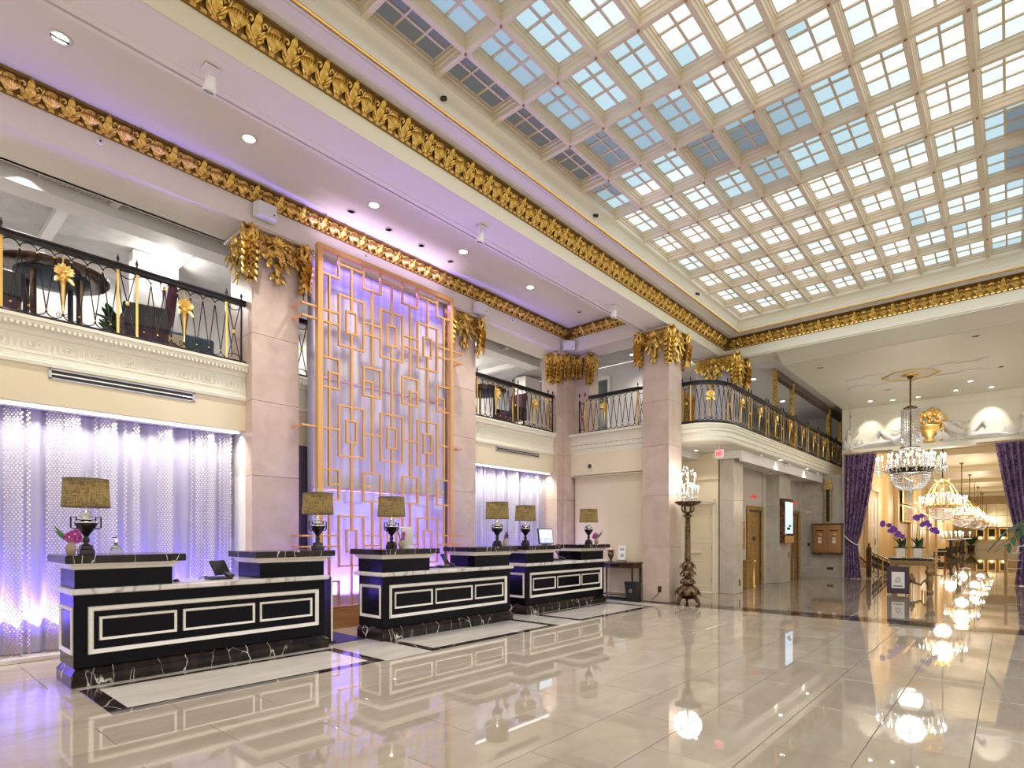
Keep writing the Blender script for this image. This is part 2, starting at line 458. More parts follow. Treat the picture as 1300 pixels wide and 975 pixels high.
for (a, b), nx in ((B1, B2[0]), (B2, B3[0]), (B3, XE)):
    border(a, b, YTOP, 7.0); whitestrip(a, b, 7.0, 7.3); whitestrip(b, nx, YTOP, 7.3)
# threshold band and the brown floor beyond
tile(11.86, 12.5, -6, 9.6, 'blackband', 'threshold_band')
g = G().box(12.5, 81, -6, 13, -0.05, 0)
obj('far_floor', g, M['farfloor'], fl_root)
for y0 in (-1.2, 0.0, 1.2, 2.4, 3.6):
    for k in range(5):
        tile(12.52 + k*2.1, 12.52 + (k+1)*2.1 - 0.005, y0+.003, y0+1.197, 'farfloor', 'tile') if False else None
obj('pale_threshold', G().box(23.4, 24.1, -0.3, 4.4, -0.01, 0.004), M['whitefloor'], fl_root)

# ---- left wall (upper wall, frieze, gallery slab)
wl = struct('wall_left')
obj('upper_wall', G().box(-2.5, 11.9, 8.97, 9.03, 3.165, 3.62).box(4.73, 8.04, 8.97, 9.03, 0, 3.165, 0), M['cream'], wl)
prof = [(0.0,3.62),(0.03,3.63),(0.035,3.67),(0.02,3.69),(0.02,3.71),(0.0,3.72),(0.0,3.985),(0.02,3.99),(0.035,4.02),(0.03,4.05),(0.05,4.06),(0.09,4.11),(0.09,4.145),(0.11,4.15),(0.11,4.19),(-0.15,4.19)]
g = G().sweep([(d, z) for d, z in prof], [(-2.5, 8.97), (11.9, 8.97)][::-1])
g.box(-2.5, 11.9, 8.965, 9.1, 3.62, 4.18)
obj('gallery_fascia', g, M['ivory'], wl)
obj('gallery_slab', G().box(-2.5, 12.3, 9.03, 13.2, 3.60, 4.18), M['mezz'], wl)
# small tooth course under the gallery edge
g = G()
x = -1.2
while x < 11.88:
    g.box(x, x+0.03, 8.865, 8.92, 4.065, 4.10); x += 0.055
obj('dentil_course', g, M['ivory'], wl, kind='stuff')
# meander and rosette panels
u = G()
for a in ((0,0.012,0,0.20),(0,0.25,0.19,0.20),(0.24,0.25,0.05,0.20),(0,0.25+0.06,0,0.012),(0.05,0.24,0.05,0.06),(0.05,0.06,0.05,0.15)):
    u.box(a[0], a[1], -0.012, 0, a[2], a[3])
sp = [(0.15+0.055*(1-t/16)*math.cos(t*0.7), -0.006, 0.105+0.045*(1-t/16)*math.sin(t*0.7)) for t in range(15)]
u.tube(sp, 0.008, 4); u.ball((0.15,-0.006,0.105), 0.014, 0, 6, 4)
um = u.mesh('meander_panel', [M['ivory']])
x = -1.1
while x < 11.6:
    obj('meander_panel', um, None, wl, (x, 8.972, 3.765)); x += 0.335
# curtain recesses behind
for x0, x1 in ((-2.5, 3.955), (8.81, 11.9)):
    g = G().box(x0, x1, 9.50, 9.55, 0, 3.2).box(x0, x1, 9.0, 9.5, 3.165, 3.2).box(x1, x1+0.06, 8.97, 9.5, 0, 3.2).box(x0-0.06, x0, 8.97, 9.5, 0, 3.2)
    obj('curtain_recess', g, M['white'], wl)
    obj('curtain_plinth', G().box(x0, x1, 9.02, 9.45, 0, 0.05), M['whitefloor'], wl)
# dark recess between the first and second column, behind the screen
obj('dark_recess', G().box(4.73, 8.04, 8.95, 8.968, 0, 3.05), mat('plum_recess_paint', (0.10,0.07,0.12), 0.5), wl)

# ---- gallery (mezzanine) room behind the railings
mz = struct('wall_gallery')
g = G().box(-2.5, 14.2, 12.4, 12.5, 4.18, 6.4)                         # back wall
g.box(14.2, 14.3, 6.8, 12.5, 4.18, 6.4)                                # end wall of the side gallery
g.box(3.05, 3.75, 11.2, 11.4, 4.18, 6.4)
obj('gallery_wall', g, M['mezz'], mz)
pz = G().box(4.95, 5.6, 11.0, 11.4, 4.18, 6.35).box(13.2, 13.9, 11.0, 11.4, 4.18, 6.35).box(0.4, 1.0, 11.9, 12.4, 4.18, 6.35).box(10.6, 11.2, 11.9, 12.4, 4.18, 6.35)
obj('gallery_pilaster', pz, M['white'], mz)
cg = struct('ceiling_gallery')
g = G().box(-2.5, 14.2, 9.6, 12.5, 6.42, 6.5).box(12.9, 14.2, 6.7, 9.6, 6.42, 6.5)
obj('gallery_ceiling', g, M['mezzd'], cg)
g = G().box(-2.5, 12.5, 9.9, 10.3, 6.22, 6.42)                          # cross beam along the gallery
g.box(-2.5, 12.5, 9.55, 9.62, 6.30, 6.42)
for x in (0.2, 1.9, 3.6, 5.3, 7.0, 8.7, 10.4, 12.1):
    g.box(x, x+0.14, 10.3, 12.4, 6.30, 6.42); g.box(x+0.5, x+0.6, 9.62, 9.9, 6.34, 6.42)
g.box(-2.5, 12.5, 12.2, 12.4, 6.25, 6.42)
obj('ceiling_beam', g, M['mezz'], cg)

# ---- beams and ceilings of the hall
cm = struct('ceiling')
g = G()
g.box(-2.5, 12.9, 8.75, 9.6, 6.30, 7.0)                                 # left fascia beam
g.box(12.2, 12.9, 5.89, 8.75, 6.30, 7.0)                                # end bay beam
obj('side_beam', g, M['ceil'], cm)
g = G().box(-2.5, 16.2, 5.89, 6.48, 6.36, 7.0)
g.box(-2.5, 12.2, 6.42, 6.50, 6.345, 6.36).box(-2.5, 12.2, 6.54, 6.58, 6.35, 6.40)
obj('main_beam_soffit', g, M['ceil'], cm)
obj('bay_ceiling', G().box(-2.5, 12.3, 6.48, 8.8, 6.90, 7.0), M['ceil'], cm)
# reveal faces of the main beam: ivory with their olive shade mixed into the colour
obj('beam_face', G().box(-2.5, 16.0, 5.870, 5.892, 6.345, 6.62), mat('shaded_ivory_paint', (0.72,0.67,0.50), 0.45), cm)
obj('far_beam', G().box(15.57, 15.62, -6, 5.90, 6.33, 7.0).box(15.60, 16.3, -6, 5.9, 6.30, 7.0), M['ivory'], cm)
# flat band between gold crown and skylight curb
g = G()
ZB = 6.85
g.box(-2.5, 15.6, 5.34, 5.9, ZB, ZB+0.05)
g.box(15.09, 15.6, -6, 5.34, ZB, ZB+0.05)
obj('ceiling_band', g, M['ceil'], cm)
g = G().box(-2.5, 15.3, 5.60, 5.615, ZB-0.012, ZB).box(15.36, 15.375, -6, 5.6, ZB-0.012, ZB).box(-2.5, 15.3, 5.42, 5.43, ZB-0.008, ZB)
obj('band_bead', g, M['plaster'], cm)
# curb up to the skylight, with its gold edge
g = G().sweep([(0,6.84),(-0.02,6.90),(0.0,6.92),(0.0,7.10),(0.05,7.13),(0.05,7.2)], [(-2.5, 5.34), (15.09, 5.34), (15.09, -6)][::-1])
obj('skylight_curb', g, M['ivory'], cm)
g = G().tube([(-2.5, 5.345, 6.845), (15.095, 5.345, 6.845), (15.095, -6, 6.845)], 0.022, 6)
obj('gold_edge', g, M['golds'], cm)

# drop ceiling of the far foyer, gallery ceiling beyond the far beam
g = G().box(16.3, 23.6, -6, 4.60, 6.10, 6.3)
g.sweep([(0.0,6.33),(-0.10,6.30),(-0.30,6.24),(-0.62,6.12),(-0.66,6.095)], [(15.60, 4.60), (15.60, -6)][::-1])
obj('foyer_ceiling', g, M['ivory'], cm)
obj('side_gallery_ceiling', G().box(15.6, 26.2, 4.62, 8.1, 6.38, 6.45).box(12.9, 15.6, 6.5, 6.7, 6.40, 6.5), M['mezz'], cm)

# ---- skylight: coffers with six panes each
sk = struct('window_1', (0, 0, 0))
SX, SY, X0, Y0, SZ = 1.0446, 0.5545, 15.09, 5.33, 7.15
NX, NY = 13, 13
RW = 0.05
fr = G()
# one coffer frame, origin at its corner nearest the wall end: spans x -SX..0, y -SY..0
def ring(gg, ax0, ax1, ay0, ay1, z0, bx0, bx1, by0, by1, z1):
    A = [(ax0,ay0,z0),(ax1,ay0,z0),(ax1,ay1,z0),(ax0,ay1,z0)]; B = [(bx0,by0,z1),(bx1,by0,z1),(bx1,by1,z1),(bx0,by1,z1)]
    gg.add(A+B, [(0,1,5,4),(1,2,6,5),(2,3,7,6),(3,0,4,7)])
steps = [(0.0, 0.0), (0.030, 0.0), (0.030, 0.06), (0.042, 0.07), (0.042, 0.11), (0.056, 0.12), (0.056, 0.155), (0.066, 0.16)]
for (i0, z0), (i1, z1) in zip(steps, steps[1:]):
    ring(fr, -SX+i0*1.1, -i0*1.1, -SY+i0, -i0, z0, -SX+i1*1.1, -i1*1.1, -SY+i1, -i1, z1)
ix = 0.066*1.1; iy = 0.066
wx = (SX-2*ix); wy = (SY-2*iy); bw = 0.028
for k in (1, 2):
    xc = -SX+ix + wx*k/3; fr.box(xc-bw/2, xc+bw/2, -SY+iy, -iy, 0.145, 0.19)
fr.box(-SX+ix, -ix, -SY/2-bw/2, -SY/2+bw/2, 0.145, 0.19)
fm = fr.mesh('coffer', [M['coffer']])
bossm = G().ball((0,0,-0.005), 0.016, 0, 8, 4).mesh('boss', [mat('bronze_boss', (0.35,0.18,0.07), 0.4, 0.6)])
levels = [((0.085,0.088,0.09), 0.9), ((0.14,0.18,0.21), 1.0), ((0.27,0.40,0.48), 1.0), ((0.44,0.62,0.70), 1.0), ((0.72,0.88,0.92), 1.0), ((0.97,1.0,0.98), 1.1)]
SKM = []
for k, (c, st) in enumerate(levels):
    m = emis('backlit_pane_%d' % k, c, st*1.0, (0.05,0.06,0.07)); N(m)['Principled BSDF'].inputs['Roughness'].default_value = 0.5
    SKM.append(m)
pw, pd = (wx-2*bw)/3, (wy-bw)/2
pmesh = [G().box(-pw/2-0.003, pw/2+0.003, -pd/2-0.003, pd/2+0.003, 0.165, 0.172).mesh('pane', [m]) for m in SKM]
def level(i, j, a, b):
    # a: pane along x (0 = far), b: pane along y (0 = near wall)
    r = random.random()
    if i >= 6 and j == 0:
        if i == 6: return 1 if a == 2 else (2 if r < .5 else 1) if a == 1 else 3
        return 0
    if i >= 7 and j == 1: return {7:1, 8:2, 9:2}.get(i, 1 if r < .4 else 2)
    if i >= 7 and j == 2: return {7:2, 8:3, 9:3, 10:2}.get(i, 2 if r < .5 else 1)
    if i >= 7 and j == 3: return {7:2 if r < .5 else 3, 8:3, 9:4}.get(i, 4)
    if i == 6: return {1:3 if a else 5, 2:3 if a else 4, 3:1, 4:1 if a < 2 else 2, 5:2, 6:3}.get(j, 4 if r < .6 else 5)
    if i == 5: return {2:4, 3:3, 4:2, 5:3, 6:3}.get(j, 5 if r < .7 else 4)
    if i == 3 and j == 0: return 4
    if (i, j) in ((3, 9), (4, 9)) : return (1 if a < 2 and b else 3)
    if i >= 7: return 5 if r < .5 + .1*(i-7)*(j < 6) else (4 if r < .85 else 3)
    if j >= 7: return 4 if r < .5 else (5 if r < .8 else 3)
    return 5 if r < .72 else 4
pane_stuff = [G() for _ in SKM]
np_ = 0
order = []
def pjd(x, y, z):
    return x*math.cos(YAW) + y*math.sin(YAW)
for i in range(NX):
    for j in range(NY):
        X = X0 - i*SX; Y = Y0 - j*SY
        c = obj('coffer', fm, None, sk, (X, Y, SZ))
        d = pjd(X-SX/2, Y-SY/2, 0); l = (X-SX/2)*math.sin(YAW)-(Y-SY/2)*math.cos(YAW)
        px = 650+724*l/max(d, .1); py = 679-724*5.6/max(d, .1)
        vis = (-30 < px < 1330 and py > -60)
        for a in range(3):
            for b in range(2):
                x = -ix - (a+0.5)*pw - a*bw; y = -iy - (b+0.5)*pd - b*bw
                order.append((0 if vis else 1, d, c, i, j, a, b, x, y, X, Y))
order.sort(key=lambda t: (t[0], t[1]))
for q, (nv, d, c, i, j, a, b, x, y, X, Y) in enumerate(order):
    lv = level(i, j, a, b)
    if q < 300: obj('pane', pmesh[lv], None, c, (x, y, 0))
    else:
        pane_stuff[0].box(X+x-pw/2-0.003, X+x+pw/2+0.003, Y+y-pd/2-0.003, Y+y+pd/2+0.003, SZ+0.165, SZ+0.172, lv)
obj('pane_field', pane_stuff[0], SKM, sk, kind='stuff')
for i in range(NX+1):
    for j in range(NY+1):
        if j < 11: obj('boss', bossm, None, sk, (X0-i*SX, Y0-j*SY, SZ-0.005))
obj('skylight_roof', G().box(X0-NX*SX-0.1, X0+0.1, Y0-NY*SY-0.1, Y0+0.1, 7.36, 7.4), M['white'], sk)
for i in (2, 6, 9.3, 12):
    o = thing('security_camera', {2: 'small camera on the skylight curb, the one nearest its far left corner', 6: 'small camera on the skylight curb, second from its far left corner', 9.3: 'small camera on the skylight curb, third from its far left corner', 12: 'small camera on the skylight curb, nearest the viewer'}[i], 'camera', (X0-i*SX-0.6, 5.33, 6.98), group='small cameras on the skylight curb')
    obj('mount', G().box(-0.02, 0.02, -0.03, 0.01, -0.02, 0.02), M['black'], o)
    obj('lens_dome', G().ball((0, -0.05, -0.02), 0.03, 0, 8, 5), M['black'], o)

# ---- gilded crown mouldings
ov = G()
def ovolo(gg, z0, h, d, path):
    p = [(0, z0), (-0.025, z0+0.005), (-0.03, z0+0.035), (-0.02, z0+0.045)]
    for k in range(7):
        t = k/6; p.append((-0.02-(d-0.03)*t**2.2, z0+0.045+(h-0.08)*t))
    p += [(-d, z0+h-0.03), (-d-0.015, z0+h-0.025), (-d-0.015, z0+h)]
    gg.sweep(p, path, 0, smooth=False)
def shell_mesh():
    s = G()
    n = 9
    for k in range(n):                      # ribbed fan
        a = -1.05 + 2.1*k/(n-1); ln = 0.165 - 0.02*abs(a)
        tip = (math.sin(a)*0.105, 0.055+0.035*math.cos(a*1.1), 0.045+ln*0.62*math.cos(a*0.55))
        s.tube([(0.02*math.sin(a), 0.01, 0.045), (tip[0]*0.75, 0.06, 0.10), tip], [0.008, 0.016, 0.013], 5)
    s.ball((0, 0.035, 0.13), 0.075, 0, 8, 5, (1.15, 0.55, 1.05))
    s.ball((0, 0.03, 0.055), 0.018, 0, 6, 4)
    return s
def acan_mesh():
    s = G()
    s.leaf((0, 0.015, 0.03), (0, 0.25, 1), (0, 1, 0), 0.20, 0.07, 0.03, 0.02)
    for e in (-1, 1):
        pts = [(e*(0.01+0.028*t + 0.02*math.sin(t)), 0.03+0.012*t, 0.04+0.034*t) for t in range(5)]
        s.tube(pts, [0.013,0.014,0.013,0.011,0.006], 5)
        cp = [(e*(0.062+0.028*(1-t/9)*math.cos(t*0.8)), 0.06, 0.155+0.028*(1-t/9)*math.sin(t*0.8)) for t in range(8)]
        s.tube(cp, [0.011]*7+[0.006], 5)
        s.leaf((e*0.03, 0.02, 0.03), (e*0.5, 0.1, 1), (0, 1, 0), 0.12, 0.05, 0.02, 0.01)
    return s
def proud(g):
    g.v = [(x, y+0.012+0.50*max(0, z-0.04)*min(1, 0.4+z*3), z) for x, y, z in g.v]; return g
shm = proud(shell_mesh()).mesh('shell_ornament', [M['gold']]); acm = proud(acan_mesh()).mesh('acanthus_ornament', [M['gold']])
def crown(name, segs, z0, h, d, path):
    r = struct(name)
    g = G(); ovolo(g, z0, h, d, path); obj('moulding', g, M['goldd'], r)
    bt = G()
    for (ax, ay, bx, by) in segs:           # direction a->b, normal to the left of it is the wall
        L = math.hypot(bx-ax, by-ay); ang = math.atan2(by-ay, bx-ax)
        n = int(L/0.38); off = (L-n*0.38)/2
        ux, uy = (bx-ax)/L, (by-ay)/L
        rot = ang + PI          # local +y must point away from wall (to the right of the direction)
        k = 0
        for q in range(n):
            for dd, me in ((0.095, shm), (0.285, acm)):
                s = off+q*0.38+dd
                obj(me.name.split('.')[0], me, None, r, (ax+ux*s, ay+uy*s, z0+0.005), rot, (1.12, d/0.13, h/0.26))
        s = 0.05
        while s < L-0.03:
            px, py = ax+ux*s, ay+uy*s
            bt.rbox((px + uy*0.032, py - ux*0.032, z0+0.018), (0.055, 0.022, 0.026), ang); s += 0.095
    obj('bead_course', bt, M['golds'], r, kind='stuff')
    return r
crown('trim_1', [(-1.2, 5.87, 15.45, 5.87), (15.57, 5.75, 15.57, -1.9)], 6.57, 0.28, 0.13, [(-2.5, 5.87), (15.57, 5.87), (15.57, -6)])
crown('trim_2', [(-0.9, 8.75, 12.1, 8.75), (12.2, 8.65, 12.2, 6.5)], 6.65, 0.24, 0.12, [(-2.5, 8.75), (12.2, 8.75), (12.2, 6.4)])

# ---- end wall of the bay
we = struct('wall_bay_end')
g = G().box(12.36, 12.42, 6.5, 8.75, 3.08, 3.66); g.box(12.50, 12.56, 6.3, 8.7, 0, 3.1).box(12.36, 12.56, 6.5, 8.7, 3.06, 3.1)
obj('cream_wall', g, M['cream'], we)
g = G().sweep([(-a, b) for a, b in prof], [(12.36, 6.3), (12.36, 8.8)][::-1] if False else [(12.36, 8.8), (12.36, 6.3)][::-1])
g2 = G()
for k in range(9): g2.box(12.36-0.012*(k % 3), 12.5, 6.4, 8.75, 3.66+k*0.058, 3.66+(k+1)*0.058-0.006*(k % 2))
g2.box(12.27, 12.5, 6.4, 8.75, 4.12, 4.18)
for q in range(14): g2.box(12.33, 12.36, 6.6+q*0.15, 6.6+q*0.15+0.1, 3.80, 3.87)
obj('gallery_fascia', g2, M['ivory'], we)
obj('gallery_slab', G().box(12.5, 15.6, 6.4, 9.03, 3.60, 4.18), M['mezz'], we)
obj('baseboard', G().box(12.48, 12.5, 6.5, 8.7, 0, 0.12), M['ivory'], we)
# ================================================================ COLUMNS
def cart_mesh(w):
    """central face ornament of a capital: palmette, shield, drops; faces -y, top at z=0"""
    s = G()
    for k in range(7):
        a = -1.2+2.4*k/6
        s.leaf((0, -0.05, -0.11), (math.sin(a), -0.25, math.cos(a)), (0, -1, 0), 0.11, 0.045, 0.03, 0.02)
    s.ball((0, -0.07, -0.20), 0.085, 0, 8, 6, (0.85, 0.55, 1.25))
    for k in range(6): s.tube([(-0.06, -0.09, -0.14-0.03*k), (0, -0.125, -0.155-0.03*k), (0.06, -0.09, -0.14-0.03*k)], 0.007, 4)
    for e in (-1, 1):
        cp = [(e*(0.13+0.055*(1-t/10)*math.cos(t*0.75)), -0.06, -0.10+0.055*(1-t/10)*math.sin(t*0.75)) for t in range(10)]
        s.tube(cp, [0.018]*8+[0.012, 0.008], 5)
        s.tube([(e*0.06, -0.05, -0.12), (e*0.13, -0.05, -0.2), (e*0.09, -0.05, -0.32), (e*0.04, -0.05, -0.40)], [0.014, 0.018, 0.016, 0.010], 5)
        s.leaf((e*0.08, -0.03, -0.30), (e*0.35, -0.1, -1), (0, -1, 0), 0.20, 0.08, 0.05, 0.03)
        s.leaf((e*0.17, -0.03, -0.16), (e*0.15, -0.1, -1), (0, -1, 0), 0.20, 0.09, 0.05, 0.03)
        s.leaf((e*0.03, -0.02, -0.50), (e*0.5, -0.1, -1), (0, -1, 0), 0.16, 0.06, 0.04, 0.02)
    s.leaf((0, -0.03, -0.33), (0, -0.05, -1), (0, -1, 0), 0.24, 0.10, 0.04, 0.04)
    s.leaf((0, -0.02, -0.52), (0, -0.05, -1), (0, -1, 0), 0.18, 0.07, 0.03, 0.03)
    s.ball((0, -0.03, -0.52), 0.028, 0, 6, 4)
    for q in range(9):
        xx = -0.30+0.075*q; s.leaf((xx, -0.02, -0.13-0.03*(q % 2)), (0.2*math.sin(q*2.1), -0.12, -1), (0,-1,0), 0.17+0.05*(q % 3), 0.105, 0.06, 0.04)
    for e in (-1, 1):
        for q in range(6): s.ball((e*(0.10+0.035*q), -0.05, -0.34+0.03*q+0.02*math.sin(q*2)), 0.028, 0, 6, 4)
    return s
def corner_mesh():
    """corner cluster of a capital, pointing along -y (rotated to the diagonal); top at z=0"""
    s = G()
    for e in (-1, 1):
        cp = []
        for t in range(15):
            r = 0.105*(1-t/17); a = PI*0.5 - t*0.62
            cp.append((e*0.055, -0.055 - r*math.cos(a), -0.12 + r*math.sin(a)))
        s.tube(cp, [0.034-0.0014*t for t in range(15)], 6, flat=1.5)
        s.ball((e*0.075, -0.055, -0.12), 0.028, 0, 6, 4)
    for e in (-1, 1):                      # big scrolls facing out of each adjoining face
        g = G()
        cp = [(-e*(0.125*(1-t/17))*math.cos(t*0.6+PI/2), -0.125+0.004*t, 0.125*(1-t/17)*math.sin(t*0.6+PI/2)) for t in range(15)]
        g.tube(cp, [0.038-0.0016*t for t in range(15)], 7); g.ball((0, -0.10, 0), 0.036, 0, 8, 5)
        g.lathe([(0.11,0.0),(0.10,0.03),(0.0,0.04)], 12, (0,0,0)) if False else None
        g.tube([(0.03*e, -0.05, 0.11), (0.12*e, -0.05, 0.08), (0.20*e, -0.04, -0.02)], [0.028, 0.024, 0.012], 6)
        for k in range(5):
            for q in (-1, 1): g.leaf((q*0.03, -0.05+0.01*k, -0.09-0.085*k), (q*0.35, -0.15, -1), (0, -1, 0), 0.15, 0.10-0.008*k, 0.045, 0.04)
            g.ball((0, -0.07+0.01*k, -0.12-0.085*k), 0.026-0.002*k, 0, 6, 4)
        s.join(g, Matrix.Rotation(e*PI/4, 4, 'Z') @ Matrix.Translation((e*-0.0, 0, 0)) @ Matrix.Translation((-e*0.08, 0, -0.13)))
    z = -0.16
    for k in range(6):
        w = 0.17-0.022*k
        for e in (-1, 0, 1):
            s.leaf((e*w*0.38, -0.03+0.02*k*0.4, z+0.02*abs(e)), (e*0.22, -0.25+0.05*k, -1), (e*0.5, -1, 0), 0.18-0.008*k, 0.115-0.009*k, 0.07, 0.045)
        z -= 0.095
    for k in range(5): s.ball((0.0, -0.05+0.01*k, -0.22-0.10*k), 0.03-0.002*k, 0, 6, 4)
    return s
CARTM = cart_mesh(1).mesh('cartouche', [M['gold']]); CORNM = corner_mesh().mesh('volute_cluster', [M['gold']])
def capital(parent, x0, x1, y0, y1, zt, sides='WSEN', sc=1.0, ab=True):
    cx, cy = (x0+x1)/2, (y0+y1)/2; hx, hy = (x1-x0)/2, (y1-y0)/2
    cp = obj('capital', G().box(x0-0.012, x1+0.012, y0-0.012, y1+0.012, zt-0.30, zt-0.02).box(x0-0.09, x1+0.09, y0-0.09, y1+0.09, zt-0.05, zt-0.002, 1, 0.015), [M['gold'], M['stone']], parent)
    fc = {'S': (cx, y0, 0), 'W': (x0, cy, -PI/2), 'N': (cx, y1, PI), 'E': (x1, cy, PI/2)}
    for s_ in sides:
        x, y, r = fc[s_]; ln = (2*hx if s_ in 'SN' else 2*hy)
        if ln > 0.4: obj('cartouche', CARTM, None, cp, (x, y, zt-0.06), r, (min(1.25, ln/0.7)*sc, sc, sc))
    cs = {'SW': (x0, y0, -PI/4), 'SE': (x1, y0, PI/4), 'NE': (x1, y1, 3*PI/4), 'NW': (x0, y1, -3*PI/4)}
    for k, (x, y, r) in cs.items():
        if k[0] in sides and k[1] in sides:
            obj('volute_cluster', CORNM, None, cp, (x, y, zt-0.05), r, sc)if False else obj('volute_cluster', CORNM, None, cp, (x, y, zt-0.05), r, (sc, sc, sc))
    return cp
def column(label, x0, x1, y0, y1, zt, joints=(1.28, 2.47, 3.63, 4.66), sides='WSE', sc=1.0, grp=None):
    cx, cy = (x0+x1)/2, (y0+y1)/2
    c = thing('column', label, 'column', (cx, cy, 0), 0, grp)
    zs = [0]+list(joints)+[zt-0.03]
    for a, b in zip(zs, zs[1:]):
        obj('block', G().box(x0-cx, x1-cx, y0-cy, y1-cy, a+0.0015, b-0.0015, 0, 0.006), M['stone'], c)
    capital(c, x0-cx, x1-cx, y0-cy, y1-cy, zt, sides, sc*1.1)
    return c
colA = column('pink marble column nearest the camera, between the first curtain and the screen', 3.955, 4.725, 8.75, 9.5, 6.29)
colB = column('pink marble column at the right edge of the gold lattice screen', 8.04, 8.81, 8.75, 9.5, 6.29)
colD = column('freestanding pink marble column beside the tall bronze candelabrum', 12.19, 12.86, 5.89, 6.56, 6.35, sc=1.02, sides='WSEN')
cc = thing('column', 'stepped corner column between the two gallery railings, lit violet', 'column', (12.1, 8.9, 0))
for a, b in ((0, 1.28), (1.28, 2.47), (2.47, 3.63), (3.63, 4.66), (4.66, 6.26)):
    g = G().box(-0.215, 0.1, -0.05, 0.45, a+.0015, b-.0015, 0, .005).box(0.02, 0.55, -0.15, 0.3, a+.0015, b-.0015, 0, .005).box(0.46, 0.9, -0.60, 0.3, a+.0015, b-.0015, 0, .005)
    obj('block', g, M['stone'], cc)
cp = obj('capital', G().box(-0.30, 0.6, -0.22, 0.2, 6.20, 6.285, 1, .01).box(0.38, 0.95, -0.68, 0.2, 6.20, 6.285, 1, .01).box(-0.225, 0.1, -0.06, 0.3, 5.98, 6.2).box(0.01, 0.55, -0.16, 0.3, 5.98, 6.2).box(0.45, 0.9, -0.61, 0.3, 5.98, 6.2), [M['gold'], M['stone']], cc)
for x, y, r, s in ((-0.2, 0.12, -PI/2, 1), (-0.18, -0.05, -PI/4, 1.05), (0.03, -0.15, -PI/4, 0.9), (0.30, -0.16, 0, 0.8), (0.44, -0.34, -PI/2, 0.8), (0.46, -0.60, -PI/4, 1.05)):
    obj('volute_cluster', CORNM, None, cp, (x, y, 6.24), r, (s, s, s))
# corner pier rising through the side gallery beside the exit door
pr = thing('pier', 'pale marble pier by the exit door, its gilded capital above the curved balcony', 'column', (15.4, 5.9, 0))
for a, b in ((0, 1.28), (1.28, 2.47), (2.47, 3.55)):
    obj('block', G().box(-0.3, 0.36, -0.43, -0.05, a+.0015, b-.0015, 0, .005).box(-0.18, 0.36, -0.06, 0.1, a+.0015, b-.0015), M['taupe'], pr)
obj('block', G().box(-0.25, 0.35, -0.42, 0.62, 4.19, 6.35, 0, .005), mat('lilac_grey_stone', (0.55,0.50,0.53), 0.4), pr)
capital(pr, -0.25, 0.35, -0.42, 0.62, 6.36, 'WSE', 1.15)

# white loudspeakers on the columns
def speaker(x, y, z, label, r=0.0):
    t = thing('loudspeaker', label, 'speaker', (x, y, z), r, None)
    g = G(); 
    P = [(-0.17, 0.0), (-0.14, -0.14), (0.14, -0.14), (0.17, 0.0)]
    v = [(px, py, zz*0.11*(1 if True else 1)) for zz in (-1, 1) for px, py in P]
    g.add(v, [(0,1,2,3),(7,6,5,4),(0,4,5,1),(1,5,6,2),(2,6,7,3),(3,7,4,0)])
    obj('case', g, M['white'], t)
    obj('grille', G().box(-0.13, 0.13, -0.146, -0.141, -0.09, 0.09, 0, .002), mat('grille_cloth', (0.72,0.72,0.78), 0.7) if 'gc' not in CH else CH['gc'], t)
    obj('badge', G().box(0.08, 0.10, -0.149, -0.146, -0.05, -0.03), M['dark'], t)
    obj('bracket', G().box(-0.03, 0.03, 0, 0.045, -0.03, 0.03), M['white'], t)
speaker(4.12, 8.70, 6.52, 'white loudspeaker above the gilded capital of the nearest column')
speaker(8.86, 8.70, 6.44, 'white loudspeaker above the column right of the lattice screen')
speaker(12.03, 8.58, 6.40, 'white loudspeaker in the corner above the stepped column', -PI/4)

# ================================================================ RAILINGS
W0 = 0.167; RZ0, RZ1 = 4.245, 5.10     # inner height of the railing
HB = RZ1-RZ0
def arch(cx, z, r, up, n=7):
    return [(cx + r*math.cos(PI*k/n), 0, z + (1 if up else -1)*r*0.95*math.sin(PI*k/n)) for k in range(n+1)]
u = G(); h = W0/2; rr = 0.008
u.tube(arch(0, HB-h-0.005, h, True), rr, 4); u.tube(arch(h, h+0.005, h, False), rr, 4)
u.tube([(h, 0, HB-h-0.005), (0, 0, h+0.005)], rr, 4); u.tube([(h, 0, HB-h-0.005), (W0, 0, h+0.005)], rr, 4)
u.ball((h, 0, HB-h-0.01), 0.014, 1, 6, 4); u.ball((0, 0, h+0.01), 0.014, 1, 6, 4)
BALM = u.mesh('baluster', [M['iron'], M['golds']])
PW = 0.21
u = G(); h2 = PW/2
u.tube(arch(0, HB-0.005, h2*0.9, False), rr, 4); u.tube(arch(0, 0.005, h2*0.9, True), rr, 4)
for e in (-1, 1): u.tube([(e*h2*0.85, 0, HB), (-e*h2*0.85, 0, 0)], rr, 4)
u.ball((0, 0, HB*0.5), 0.026, 1, 8, 5, (1, .5, 1.3))
PAIRM = u.mesh('cross_panel', [M['iron'], M['golds']])
POSTM = G().box(-0.015, 0.015, -0.010, 0.010, 0, HB, 0, .002).mesh('gold_post', [M['golds']])
BPOSTM = G().box(-0.012, 0.012, -0.010, 0.010, 0, HB).mesh('post', [M['iron']])
FINM = G().lathe([(0.012,0),(0.016,0.01),(0.008,0.02),(0.010,0.03),(0.020,0.05),(0.016,0.075),(0.006,0.09),(0.009,0.10),(0.0,0.125)], 8).mesh('finial', [M['iron']])
u = G()
u.tube([(0,0,0.10),(0,-0.005,0.25),(0,-0.01,0.42),(0,-0.01,0.52)], [0.010,0.017,0.026,0.044], 6)
u.lathe([(0.045,0.50),(0.065,0.56),(0.06,0.60),(0.03,0.66),(0.015,0.72)], 8, (0,0,0), 0, True, 1, 0.5)
